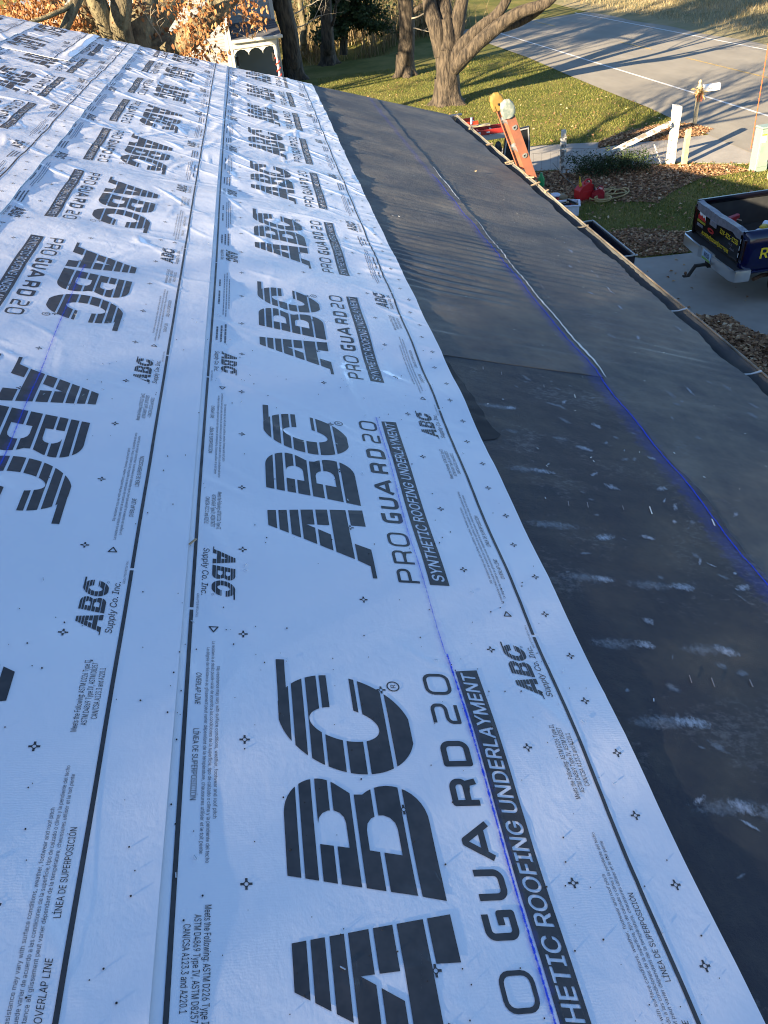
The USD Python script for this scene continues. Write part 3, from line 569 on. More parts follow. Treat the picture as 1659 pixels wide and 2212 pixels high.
def round_box(x0, y0, x1, y1, r):
    c_ = [(x1 - r, y0 + r, -90), (x1 - r, y1 - r, 0), (x0 + r, y1 - r, 90), (x0 + r, y0 + r, 180)]; pts = []
    for x, y, a0 in c_: pts += [(x + r * math.cos(math.radians(a0 + t)), y + r * math.sin(math.radians(a0 + t))) for t in (0, 22, 45, 68, 90)]
    return pts + [pts[0]]
def glyph(ch, w, h, s):
    """wide rounded capitals as strokes; y up"""
    r = min(w, h) * .3
    rb = round_box(0, 0, w, h, r)
    arc = lambda cx, cy, rx, ry, a0, a1: [(cx + rx * math.cos(math.radians(t)), cy + ry * math.sin(math.radians(t))) for t in np.linspace(a0, a1, 9)]
    m_ = h * .45
    if ch in 'O0': return stroke([rb], s)
    if ch == 'P': return stroke([[(0, 0), (0, h), (w - r, h)] + arc(w - r, h - r, r, r, 90, 0) + arc(w - r, m_ + r * .8, r, r * .8, 0, -90) + [(0, m_)]], s)
    if ch == 'R': return stroke([[(0, 0), (0, h), (w - r, h)] + arc(w - r, h - r * .9, r, r * .9, 90, 0) + arc(w - r, m_ + r * .7, r, r * .7, 0, -90) + [(0, m_)], [(w * .5, m_), (w - r * .3, m_ - r * .3), (w, 0)]], s)
    if ch == 'G': return stroke([[(w, h), (r, h)] + arc(r, h - r, r, r, 90, 180) + arc(r, r, r, r, 180, 270) + [(w, 0), (w, m_), (w * .5, m_)]], s)
    if ch == 'U': return stroke([[(0, h)] + arc(r, r, r, r, 180, 270) + arc(w - r, r, r, r, 270, 360) + [(w, h)]], s)
    if ch == 'A': return stroke([[(0, 0), (w * .46, h), (w * .54, h), (w, 0)], [(w * .2, h * .3), (w * .8, h * .3)]], s)
    if ch == 'D': return stroke([[(0, 0), (0, h), (w - r, h)] + arc(w - r, h - r, r, r, 90, 0) + arc(w - r, r, r, r, 0, -90) + [(0, 0)]], s)
    if ch == '2': return stroke([[(0, h), (w - r, h)] + arc(w - r, h - r * .8, r, r * .8, 90, 0) + arc(w - r, m_ + r * .8, r, r * .8, 0, -90) + arc(r, m_ - r * .8, r, r * .8, 90, 180) + [(0, 0), (w, 0)]], s)
def product_shape():
    out = []
    for ch, s0, s1, st in (('P', 1.677, 1.738, .0095), ('R', 1.762, 1.828, .0095), ('O', 1.851, 1.925, .0095), ('G', 1.980, 2.040, .0145), ('U', 2.060, 2.126, .0145), ('A', 2.142, 2.236, .0145), ('R', 2.272, 2.340, .0145), ('D', 2.372, 2.442, .0145), ('2', 2.492, 2.556, .0095), ('0', 2.585, 2.658, .0095)):
        g = glyph(ch, s1 - s0 - st, .072 - st, st)
        out.append(affinity.translate(g, s0 + st / 2, st / 2))
    g = shapely.union_all(out)                                       # y up from the baseline t = .687
    return affinity.translate(affinity.scale(g, 1, -1, origin=(0, 0)), -1.333, .687)
PRODUCT = product_shape()
def tri_shape(v, f): return shapely.union_all([Polygon(v[t]) for t in f]).buffer(0.0002).buffer(-0.0002)
def fit_text(text, s0, s1, base, height, bold=False, slant=0.0):
    """text from s0 to s1 along the reading direction, baseline at t = base"""
    v, f = text_flat(text, height, bold); v = v.copy()
    v[:, 0] = (v[:, 0] - v[:, 0].min()) / np.ptp(v[:, 0]) * (s1 - s0) + s0 + slant * v[:, 1]
    v[:, 1] = base - v[:, 1]; return v, f
def banner_shape():
    v, f = fit_text('SYNTHETIC ROOFING UNDERLAYMENT', .357, 1.328, .7635, .037, True, 0.12)
    return Polygon([(.341, .713), (1.336, .713), (1.342, .775), (.341, .775)]).difference(tri_shape(v, f).simplify(.0004))
BANNER = banner_shape()
def star(cx, cy, r=.0085):
    pts = [(cx + (r * 1.35 if k % 2 == 0 else r * .6) * math.cos(k * math.pi / 4), cy + (r * 1.35 if k % 2 == 0 else r * .6) * math.sin(k * math.pi / 4)) for k in range(8)]
    ring = [Polygon(pts)] + [sbox(cx + math.cos(k * math.pi / 2) * r * 1.1 - r * .28, cy + math.sin(k * math.pi / 2) * r * 1.1 - r * .28, cx + math.cos(k * math.pi / 2) * r * 1.1 + r * .28, cy + math.sin(k * math.pi / 2) * r * 1.1 + r * .28) for k in range(4)]
    return shapely.union_all(ring).difference(Point(cx, cy).buffer(r * .45, 4))
FINE = ['Slip resistance may vary with surface conditions, weather, footwear and roof pitch', 'La resistencia al desliz puede variar de acuerdo a las condiciones de la superficie, tipo de calzado o clima y la pendiente del techo', 'Le dégrée de résistance au glissement peut varier dépendant de la température, chaussures utiliser et le toit pente']
MEETS = [('Meets the Following: ASTM D226 Type II,', .951, 1.159, .932), ('ASTM D4869 Type IV, ASTM D8257', .968, 1.149, .950), ('CAN/CSA A123.3 and A220.1', .985, 1.133, .969)]
TRI = stroke([[(0, 0), (.011, .019), (.022, 0), (0, 0)]], .0035)

def edge_print(near):
    """the small print along one edge, for one repeat: list of (material key, vertices, faces)"""
    out = []
    g = affinity.translate(SMALL, 1.243, .876); out.append(('ink',) + flat(g))
    out.append(('ink',) + fit_text('Supply Co. Inc.', 1.251, 1.440, .967, .017, False, .2))
    fine = [(FINE[0], .362, .772, .9205, .0078), (FINE[1], .277, .868, .9335, .0078), (FINE[2], .300, .848, .9460, .0078)]
    if near:
        for t, a_, b_, c_, h_ in fine: out.append(('ink_thin',) + fit_text(t, a_, b_, c_, h_))
        for t, a_, b_, c_ in MEETS: out.append(('ink',) + fit_text(t, a_, b_, c_, .0125))
        out.append(('ink',) + fit_text('OVERLAP LINE', .386, .483, .969, .0125, False, .15)); out.append(('ink',) + fit_text('LÍNEA DE SUPERPOSICIÓN', .552, .729, .969, .0125))
        out.append(('ink_thin',) + fit_text('4002 6773/0 R8724 936 L', .10, .19, .978, .006))
        out.append(('ink',) + flat(affinity.rotate(affinity.translate(TRI, .222, .922), -90, origin=(.233, .931))))
    else:
        r_ = np.random.default_rng(3)
        def bars(a_, b_, c_, h_, key, gap):
            s = a_; polys = []
            while s < b_:
                w = min(r_.uniform(.012, .05), b_ - s); polys.append(sbox(s, c_ - h_, s + w, c_)); s += w + gap
            out.append((key,) + flat(shapely.union_all(polys)))
        for t, a_, b_, c_, h_ in fine: bars(a_, b_, c_ - .001, .005, 'faint', .006)
        for t, a_, b_, c_ in MEETS: bars(a_, b_, c_, .008, 'ink_thin', .005)
        bars(.386, .483, .969, .008, 'ink_thin', .006); bars(.552, .729, .969, .008, 'ink_thin', .006)
    return out
EDGE = {True: edge_print(True), False: edge_print(False)}
BIG = {'logo': flat(LOGO), 'product': flat(PRODUCT), 'banner': flat(BANNER)}
rtxt = fit_text('R', 1.274, 1.285, .5375, .013)
INKS = {'ink': ink, 'ink_thin': ink_thin, 'faint': ink_faint}

def creases(us, vs, n, seed, u_weight, amp=1.0):
    """folds pressed into the sheet: short ridges with a gaussian section"""
    r = np.random.default_rng(seed); H = np.zeros((len(us), len(vs))); Ug, Vg = np.meshgrid(us, vs, indexing='ij')
    for _ in range(n):
        cu = us[0] + (us[-1] - us[0]) * (1 - (1 - r.random()) ** u_weight if u_weight < 1 else r.random() ** (1 / u_weight)); cv = r.uniform(vs[0], vs[-1])
        far = np.clip((cu - 2) / 6, 0, 1)
        ang = r.choice([r.normal(1.2, .25), r.normal(0.35, .3), r.normal(-0.9, .3)]); L = r.uniform(.08, .35) * (0.7 + .8 * far); w = r.uniform(.007, .020) * (0.9 + .5 * far); h = r.uniform(.0010, .0040) * (.42 + 1.15 * far) * amp
        i0, i1 = np.searchsorted(us, [cu - L - .1, cu + L + .1]); j0, j1 = np.searchsorted(vs, [cv - L - .1, cv + L + .1])
        if i1 <= i0 or j1 <= j0: continue
        du, dv = Ug[i0:i1, j0:j1] - cu, Vg[i0:i1, j0:j1] - cv
        a_ = du * math.cos(ang) + dv * math.sin(ang); b_ = -du * math.sin(ang) + dv * math.cos(ang) + r.uniform(-.6, .6) * a_ ** 2
        H[i0:i1, j0:j1] += h * np.exp(-(b_ / w) ** 2) * np.clip(1 - (a_ / L) ** 2, 0, 1) ** 1.5
    return H

def lay_over(h, under, w):
    """lift a sheet gently where it laps over what lies under it"""
    d = under + .0028 - h; k = 350.0
    return h + w * w * (3 - 2 * w) * np.log1p(np.exp(np.clip(d * k, -30, 30))) / k
def make_sheet(label, base, seed, u0, u1, v0, v1, orient, u_off, v_off, over=None, prints=True, n_crease=380, near_limit=3.9, amp=1.0, wob=0.0):
    us, vs = grid(u0, u1, v0, v1, 0.0155); Ug, Vg = np.meshgrid(us, vs, indexing='ij')
    far = np.clip((Ug - 3.5) / 5, 0, 1)
    H = base + deck_wave(Ug, Vg) + creases(us, vs, n_crease, seed, 1.5, amp)
    H += 0.0065 * (0.35 + 0.9 * far) * meshkit.fbm(np.stack([Ug * 5.5, Vg * 5.5, 0 * Ug], -1), 3, 61) + 0.010 * meshkit.fbm(np.stack([Ug * 2.0, Vg * 2.4, 0 * Ug], -1), 2, 62)
    lowedge = np.clip((Vg - (v1 - .10)) / .10, 0, 1)
    H += lowedge * 0.0045 * meshkit.noise(np.stack([Ug * 2.3, 0 * Ug, 0 * Ug + seed], -1)) + lowedge * 0.002 * meshkit.noise(np.stack([Ug * 12, 0 * Ug, 0 * Ug + seed], -1))
    if wob:                                                     # an edge turned up on a fold
        H += wob * np.exp(-((Vg - (v1 - .06)) / .035) ** 2) * np.clip((Ug - 8) / 2, 0, 1) * meshkit.noise(np.stack([Ug * 3, 0 * Ug, 0 * Ug + 2], -1))
    if over is not None: H = over(Ug, Vg, H)
    drift = 0.012 * (meshkit.noise(np.stack([Ug * .5, 0 * Ug, 0 * Ug + seed], -1)) - .5)
    V2 = Vg + drift
    root = thing('underlayment_sheet', label, 'underlayment')
    obj('sheet', grid_mesh(Ug, V2, H, 0.004), sheet_mat, root, smooth=True)
    itp = RegularGridInterpolator((us, vs), H, bounds_error=False, fill_value=None); dr = RegularGridInterpolator((us, vs), drift, bounds_error=False, fill_value=None)
    def hf(u, v): return itp(np.stack([np.clip(u, us[0], us[-1]), np.clip(v, vs[0], vs[-1])], -1))
    def to_roof(v2, f, maxedge, off=0.0011):
        p = np.asarray(v2, float); f = np.asarray(f)
        u, v = (p[:, 0] + u_off, p[:, 1] + v_off) if orient > 0 else (u_off - p[:, 0], v_off - p[:, 1])
        ok = ((u > u0 + .004) & (u < u1 - .004) & (v > v0 + .002) & (v < v1 - .001))[f].all(1)
        f = f[ok]
        if not len(f): return None
        idx, inv = np.unique(f, return_inverse=True)
        vv, ff = np.column_stack([u, v])[idx], inv.reshape(-1, 3)
        if maxedge:
            v3, ff = trimesh.remesh.subdivide_to_size(np.column_stack([vv, np.zeros(len(vv))]), ff, maxedge); vv = v3[:, :2]
        d = dr(np.clip(vv, [us[0], vs[0]], [us[-1], vs[-1]]))
        pts = roof(vv[:, 0], vv[:, 1] + d, hf(vv[:, 0], vv[:, 1]) + off)
        e = np.cross(pts[ff[:, 1]] - pts[ff[:, 0]], pts[ff[:, 2]] - pts[ff[:, 0]]) @ NRM
        ff = ff.copy(); ff[e < 0] = ff[e < 0][:, ::-1]
        return pts, ff
    def put(nm, geo, mat):
        if geo is not None: obj(nm, geo, mat, root, smooth=False)
    if not prints: return root, hf, to_roof
    nmin = -9; nmax = 11
    stars, lines = [], []
    for n in range(nmin, nmax):
        s_ = n * PERIOD
        mid = s_ + .85 + u_off if orient > 0 else u_off - s_ - .85
        if mid < u0 - 1.2 or mid > u1 + 1.2: continue
        fine_edge = 0.03 if mid < 7 else 0.03
        for nm in ('logo', 'product', 'banner'):
            v, f = BIG[nm]; put({'logo': 'large_logo', 'product': 'product_name', 'banner': 'banner'}[nm], to_roof(v + [s_, 0], f, fine_edge), ink)
        if mid < 5: put('registered_mark', to_roof(rtxt[0] + [s_, 0], rtxt[1], 0), ink)
        near = mid < near_limit
        for flip in (False, True):
            acc = {}
            for key, v, f in EDGE[near]:
                q = v + [s_, 0] if not flip else np.column_stack([3.03 - v[:, 0] - PERIOD * 2 + s_, 1.01 - v[:, 1]])
                acc.setdefault(key, []).append((q, f))
            for key, L in acc.items():
                vv, ff, k = [], [], 0
                for q, f in L: vv.append(q); ff.append(f + k); k += len(q)
                put('small_print' if key == 'ink' else 'fine_print', to_roof(np.vstack(vv), np.vstack(ff), 0.04), INKS[key])
            t0 = .985 if not flip else .0155
            a_ = 1.488 + s_ if not flip else 3.03 - 1.488 + s_ - 2 * PERIOD
            b_ = a_ + PERIOD - .009
            segs = np.linspace(a_, b_, 56)
            v = np.vstack([np.column_stack([segs, np.full(56, t0)]), np.column_stack([segs, np.full(56, t0 + .0095)])]); k = np.arange(55)
            lines.append((v, np.vstack([np.stack([k, k + 1, k + 57], 1), np.stack([k, k + 57, k + 56], 1)])))
        for k in range(4):
            for s0, t0 in ((.781, .155), (.600, .498), (.756, .840), (.741, 1.079), (.574, 1.057)):
                stars.append(star(s0 + s_ + k * PERIOD / 4, t0))
            for s0, t0 in ((.741, 1.079), (.574, 1.057)):
                stars.append(star(3.03 - s0 - s_ + k * PERIOD / 4, 1.01 - t0))
    for v, f in lines: put('overlap_line', to_roof(v, f, 0), ink)
    vv, ff, k = [], [], 0
    for s in stars:
        v, f = flat(s); vv.append(v); ff.append(f + k); k += len(v)
    put('fastener_marks', to_roof(np.vstack(vv), np.vstack(ff), 0), ink)
    return root, hf, to_roof

sheet_b, hf_b, tr_b = make_sheet('white printed sheet nearest the dark felt, its lettering reading away from the viewer', 0.012, 101, -0.9, RAKE - 0.005, -0.06, 1.128, 1, 0.0, 0.0, over=lambda u, v, h: lay_over(h, h_up(u, v), np.clip((v - .84) / .14, 0, 1)))
sheet_a, hf_a, tr_a = make_sheet('second white printed sheet from the dark felt, its big lettering upside down', 0.018, 202, -0.9, RAKE - 0.003, -1.17, -0.006, -1, 0.535, -0.13, over=lambda u, v, h: lay_over(h, hf_b(u, np.maximum(v, -.058)), np.clip((v + .22) / .14, 0, 1)))
sheet_c, hf_c, tr_c = make_sheet('third white printed sheet from the dark felt, at the upper left', 0.024, 303, -0.9, RAKE - 0.006, -2.30, -1.105, 1, 0.57, -2.235, near_limit=0, over=lambda u, v, h: lay_over(h, hf_a(u, np.maximum(v, -1.168)), np.clip((v + 1.33) / .14, 0, 1)))
sheet_d, hf_d, tr_d = make_sheet('short white printed patch sheet at the far top corner of the roof', 0.034, 404, 9.55, RAKE - 0.002, -2.84, -1.60, -1, 1.75, -1.72, near_limit=0, n_crease=60, wob=0.02)
sheet_e, hf_e, tr_e = make_sheet('topmost white printed sheet, only its far end showing in the left corner', 0.040, 505, -0.9, RAKE - 0.004, -3.50, -2.30, -1, 0.3, -2.42, near_limit=0, n_crease=80)
for (par, hf, pts, w) in ((sheet_b, hf_b, [(-.5, .705), (.35, .706), (.93, .708), (1.4, .704)], .0042), (sheet_b, hf_b, [(1.4, .700), (1.9, .690), (2.4, .698), (2.7, .694)], .0022), (sheet_a, hf_a, [(.4, -.585), (2.2, -.580), (2.67, -.582), (3.4, -.596), (3.9, -.598)], .003)):
    powder('chalk_line', line_patch(pts, w, hf, 0.0026), chalk_mat if pts[0][0] < 0 else chalk_faint, par)
    powder('chalk_smear', line_patch(pts, .020, hf, 0.0022), chalk_soft, par)
rs = np.random.default_rng(77)
speck = MB()
for k in range(330):
    u, v = rs.uniform(.35, 3.5) if k % 3 else rs.uniform(.35, 1.6), rs.uniform(-.5, 1.1)
    hf = hf_b if v > 0 else hf_a; c_ = roof(np.array(u), np.array(v), float(hf(np.array([u]), np.array([v]))[0]) + .002); r_ = rs.uniform(.0008, .0024)
    speck.tm(trimesh.creation.icosphere(0, r_).apply_translation(c_))
tag(obj('grit', speck.get(), dark_under), 'dark grit specks scattered over the near white sheets', 'grit', None, 'stuff')
for k in range(60):
    u, v = rs.uniform(.35, 4.5), rs.uniform(-.8, 1.1)
    par, hf = (sheet_b, hf_b) if v > 0.01 else (sheet_a, hf_a)
    if -.02 < v < .02: continue
    obj('staple', staple(u, v, rs.uniform(0, 3.1), lambda a_, b_: hf(np.atleast_1d(a_), np.atleast_1d(b_))[0], .011), steel, par)
c_ = roof(np.array(1.79), np.array(.0), 0.036)
tag(obj('torn_flap', beam(c_ - [.0, .012, 0], c_ + [.018, .014, -.004], .006, .003, NRM), wood_raw), 'tiny tan scrap caught on the seam between the first two white sheets', 'scrap')

# ------------------------------------------------------------------ trees
def bark_tube(pts, radii, sides, rough, seed):
    v, f = tube(pts, radii, sides, False)
    if rough:
        c_ = np.repeat(np.asarray(pts, float), sides, 0); d = v - c_
        k = 1 + rough * (meshkit.fbm(np.column_stack([v[:, 0] * 7, v[:, 1] * 7, v[:, 2] * 1.6]), 3, seed) - .5) * 2
        v = c_ + d * k[:, None]
    return v, f
def resample(pts, radii, step):
    p = np.asarray(pts, float); s = np.concatenate([[0], np.cumsum(np.linalg.norm(np.diff(p, axis=0), axis=1))]); n = max(4, int(s[-1] / step) + 1)
    from scipy.interpolate import PchipInterpolator
    t = np.linspace(0, s[-1], n); return PchipInterpolator(s, p)(t), np.interp(t, s, radii)
def grow(mb, tips, p, d, L, r, level, rng, sides=6, droop=0.0, minr=0.004, twig_mb=None, spread=.6):
    n = 4 if level > 1 else 3
    pts = [p]; dd = d.copy()
    for k in range(n):
        dd = dd + rng.normal(0, .16, 3) + np.array([0, 0, .05 - droop]); dd /= np.linalg.norm(dd); pts.append(pts[-1] + dd * L / n)
    r1 = max(minr, r * .55); (twig_mb if (twig_mb is not None and level <= 1) else mb).tube(pts, np.linspace(r, r1, n + 1), sides if level > 2 else (4 if level > 1 else 3), False)
    tips.append((pts[-1], dd, level))
    if level <= 0: return
    kids = rng.integers(2, 4) if level > 1 else rng.integers(2, 5)
    for k in range(kids):
        i = rng.integers(1, n + 1) if k else n; a_ = rng.normal(0, 1, 3); a_ -= a_ @ dd * dd; a_ /= np.linalg.norm(a_) + 1e-9
        nd = dd * math.cos(spread) + a_ * math.sin(spread) * rng.uniform(.7, 1.25); nd /= np.linalg.norm(nd)
        grow(mb, tips, pts[i], nd, L * rng.uniform(.55, .8), max(minr, r1 * rng.uniform(.6, .85) if k else r1), level - 1, rng, sides, droop, minr, twig_mb, spread)
def flare(base, r, seed, h=0.9, sides=28):
    """the trunk's foot, spreading into roots"""
    prof = [(1.62, -.12), (1.38, .03), (1.18, .18), (1.08, .40), (1.02, .7), (1.0, h)]
    a = np.arange(sides) * 2 * np.pi / sides; v = []
    for k, z in prof:
        lob = 1 + (k - 1) * .55 * np.cos(a * 5 + seed) + (k - 1) * .3 * np.cos(a * 3 + 2 * seed)
        v.append(np.stack([base[0] + r * k * lob * np.cos(a), base[1] + r * k * lob * np.sin(a), np.full(sides, base[2] + z)], 1))
    v = np.vstack(v); i, j = np.meshgrid(np.arange(len(prof) - 1), np.arange(sides), indexing='ij')
    return v, np.stack([i * sides + j, i * sides + (j + 1) % sides, (i + 1) * sides + (j + 1) % sides, (i + 1) * sides + j], -1).reshape(-1, 4)
def leaf_cards(centres, size, rng, droop=.8, seg=True):
    """folded leaf blades hanging at the given points"""
    n = len(centres); c_ = np.asarray(centres, float); ang = rng.uniform(0, 2 * np.pi, n); tilt = rng.normal(droop, .45, n)
    d = np.stack([np.cos(ang) * np.cos(tilt), np.sin(ang) * np.cos(tilt), -np.sin(tilt)], 1); s = np.cross(d, rng.normal(0, 1, (n, 3))); s /= np.linalg.norm(s, axis=1, keepdims=True) + 1e-9
    L = size * rng.uniform(.65, 1.25, n)[:, None]; W = L * rng.uniform(.24, .36, n)[:, None]; nn = np.cross(d, s)
    v = np.stack([c_, c_ + d * L * .35 + s * W + nn * W * .35, c_ + d * L * .8 + s * W * .7 + nn * W * .2, c_ + d * L, c_ + d * L * .75 - s * W * .75 + nn * W * .2, c_ + d * L * .3 - s * W + nn * W * .35], 1).reshape(-1, 3)
    k = np.arange(n)[:, None] * 6
    f = np.concatenate([k + np.array([0, 1, 2]), k + np.array([0, 2, 3]), k + np.array([0, 3, 4]), k + np.array([0, 4, 5])], 0); return v, f
def tree(name, label, base, trunk, limbs, mat, seed, twig=None, leaves=None, leaf_size=.12, levels=4, rough=.12, flr=None, sides=22, twigmat=None, leafmat=None, group=None, kids=3, leaf_per=16, L0=2.0, extra=(), upward=0.25, cat='tree', leaf_from=0.0):
    rng = np.random.default_rng(seed); t = thing(name, label, cat, group=group)
    mb = MB(); tips = []
    p, r = resample(trunk[0], trunk[1], .22); mb.add(*bark_tube(p, r, sides, rough, seed))
    mb.add(*flare(np.array(base, float), (flr or trunk[1][0]), seed))
    obj('trunk', mb.get(), mat, t, smooth=True)
    cr = MB(); tw = MB()
    for L in limbs:
        pts, rad = L[0], L[1]; go = L[2] if len(L) > 2 else levels
        p, r = resample(pts, rad, .2); lm = MB(); lm.add(*bark_tube(p, r, max(10, sides - 8), rough * .8, seed + 5)); obj('limb', lm.get(), mat, t, smooth=True)
        if go:
            dd = p[-1] - p[-2]; dd /= np.linalg.norm(dd)
            for k in range(kids):
                a_ = rng.normal(0, .5, 3); nd = dd + a_ + np.array([0, 0, upward]); nd /= np.linalg.norm(nd)
                grow(cr, tips, p[-1] if k < 2 else p[int(len(p) * .75)], nd, L0 * rng.uniform(.8, 1.2), r[-1] * .75, go, rng, 7, 0.0, .0045, tw)
    for (s_, d_, L_, r_, lv) in extra: grow(tw, tips, np.array(s_, float), np.array(d_, float) / np.linalg.norm(d_), L_, r_, lv, rng, 5, 0.02, .003, tw, .75)
    if cr.v: obj('crown', cr.get(), mat, t, smooth=True)
    if tw.v: obj('twigs', tw.get(), twigmat or twig_mat, t)
    if leaves is not None:
        cs = [rng.normal(c_, s_, (n_, 3)) for c_, s_, n_ in leaves]
        if leaf_per: cs += [tp + rng.normal(0, .28, (leaf_per, 3)) for tp, dd, lv in tips if lv <= 1 and tp[2] > leaf_from]
        v, f = leaf_cards(np.vstack(cs), leaf_size, rng); obj('leaves', (v, f), leafmat or oak_leaf, t, kind='stuff')
    return t
P = lambda x, y, Y: at(x, y, Y)

# the big tree on the lawn in front of the road
Y1 = 31.95; b1 = ground_at(968, 224)
t1 = [b1 + [0, 0, .6], at(967, 160, Y1), at(965, 118, Y1), at(964, 80, Y1), at(962, 40, Y1)]
tree('lawn_tree', 'broad many limbed bare tree on the lawn by the road, two long limbs reaching right', b1, (t1, [.47, .42, .40, .34, .22]), [
    ([at(955, 118, Y1), at(942, 62, Y1), at(930, 20, Y1 + .2), at(922, -30, Y1 + .4), at(912, -90, Y1 + .6)], [.30, .29, .26, .21, .16]),
    ([at(962, 110, Y1), at(962, 55, Y1 + .15), at(958, 5, Y1 + .4), at(955, -50, Y1 + .6)], [.40, .30, .26, .20]),
    ([at(975, 112, Y1), at(984, 70, Y1 + .1), at(992, 30, Y1), at(1003, -20, Y1), at(1018, -80, Y1 - .3)], [.38, .30, .25, .20, .15]),
    ([at(972, 140, Y1 - .1), at(992, 108, Y1 - .3), at(1030, 66, Y1 - .6), at(1073, 32, Y1 - .9), at(1096, -3, Y1 - 1.1), at(1112, -60, Y1 - 1.4)], [.30, .25, .205, .18, .16, .12]),
    ([at(976, 150, Y1 - .1), at(1000, 126, Y1 - .5), at(1060, 70, Y1 - 1.0), at(1120, 28, Y1 - 1.5), at(1180, 6, Y1 - 2.0), at(1215, -30, Y1 - 2.3), at(1250, -80, Y1 - 2.6)], [.30, .25, .235, .20, .17, .15, .11]),
    ([at(1085, 62, Y1 - 1.15), at(1125, 48, Y1 - 1.0), at(1165, 24, Y1 - 1.2), at(1192, -4, Y1 - 1.5), at(1225, -50, Y1 - 1.8)], [.13, .12, .105, .09, .06]),
    ], bark_dark, 11, levels=4, rough=.13, flr=.47, sides=30, kids=3, L0=2.2)
Y2 = 39.3; b2 = ground_at(877, 164)
tree('yard_tree', 'straight dark tree trunk between the many limbed tree and the dark evergreen', b2, ([b2 + [0, 0, .5], at(877, 120, Y2), at(879, 60, Y2), at(876, 0, Y2), at(874, -80, Y2)], [.40, .36, .345, .33, .3]), [
    ([at(884, 32, Y2), at(903, 18, Y2 - .2), at(925, 2, Y2 - .4), at(945, -40, Y2 - .6)], [.15, .10, .08, .06], 3),
    ([at(874, -80, Y2), at(868, -160, Y2 + .3)], [.30, .2], 4)], bark_dark, 21, rough=.14, sides=24, extra=[(at(889, 40, Y2 - .4), (.8, -.2, .1), 1.1, .03, 3), (at(893, 60, Y2 - .4), (.7, -.3, -.3), .9, .025, 3)], twigmat=twig_pale)
Y3 = 45.8; b3 = ground_at(711, 139)
tree('yard_tree', 'dark tree trunk just left of the evergreen at the edge of the lawn', b3, ([b3 + [0, 0, .5], at(709, 95, Y3), at(706, 50, Y3), at(704, 0, Y3), at(702, -80, Y3)], [.36, .32, .30, .28, .24]), [([at(702, -80, Y3), at(698, -150, Y3)], [.26, .18], 3), ([at(712, 62, Y3), at(722, 40, Y3 - .4), at(726, 10, Y3 - .5)], [.09, .07, .05], 2)], bark_dark, 31, sides=22)
Y4 = 42.5; b4 = ground_at(637, 172)
tree('yard_tree', 'thick leaning dark trunk rising beside the corner of the pale house', b4, ([b4 + [0, 0, .5], at(632, 130, Y4), at(625, 70, Y4), at(613, 20, Y4), at(606, -30, Y4), at(600, -90, Y4)], [.47, .44, .40, .40, .38, .32]), [
    ([at(613, 25, Y4), at(592, 2, Y4 + .2), at(575, -40, Y4 + .4)], [.3, .22, .17], 3), ([at(600, -90, Y4), at(604, -150, Y4)], [.3, .2], 3)], bark_dark, 41, sides=24,
     extra=[(at(640, 60, Y4 - .5), (.8, -.3, .3), 1.2, .03, 3), (at(636, 30, Y4 - .5), (.7, -.3, .1), 1.2, .03, 3)], twigmat=twig_pale)
Y5 = 50.5; b5 = ground_at(655, 112)
tree('slim_tree', 'slim forked tree standing in the light behind the thick leaning trunk', b5, ([b5 + [0, 0, .3], at(655, 85, Y5), at(656, 55, Y5), at(650, 20, Y5), at(648, -30, Y5)], [.2, .19, .18, .16, .12]), [([at(657, 60, Y5), at(668, 35, Y5), at(684, 10, Y5), at(696, -20, Y5)], [.14, .12, .10, .07], 3), ([at(648, -30, Y5), at(644, -60, Y5)], [.1, .08], 3)], bark_light, 51, sides=16, L0=1.5)
# evergreen
Y6 = 49.0; b6 = ground_at(742, 118)
ev = thing('evergreen', 'dense dark green evergreen hanging low over the edge of the lawn', 'evergreen tree')
r6 = np.random.default_rng(6); mb = MB(); mb.tube([b6, at(744, 40, Y6), at(746, -60, Y6), at(748, -180, Y6)], [.22, .18, .13, .05], 12); obj('trunk', mb.get(), bark_dark, ev, smooth=True)
br, needles = MB(), []
zt = at(748, -180, Y6)[2]; xc = (b6[0] + at(748, -180, Y6)[0]) / 2
for k in range(150):
    z = 1.25 + (zt - 1.5) * r6.random() ** 1.1; az = r6.uniform(0, 2 * np.pi); L = (2.0 * (1 - (z - 1.0) / zt) + .5) * r6.uniform(.6, 1.1)
    s_ = np.array([xc, Y6, z]); d = np.array([math.cos(az), math.sin(az), -.22])
    e_ = s_ + d * L; br.tube([s_, s_ + d * L * .5 + [0, 0, .08], e_], [.03, .018, .006], 3, False)
    for q in np.linspace(.25, 1, 9): needles.append(r6.normal(s_ + d * L * q, [.16, .16, .12], (16, 3)))
obj('branches', br.get(), bark_dark, ev); obj('needles', leaf_cards(np.vstack(needles), .17, r6, .5), green_leaf, ev, kind='stuff')

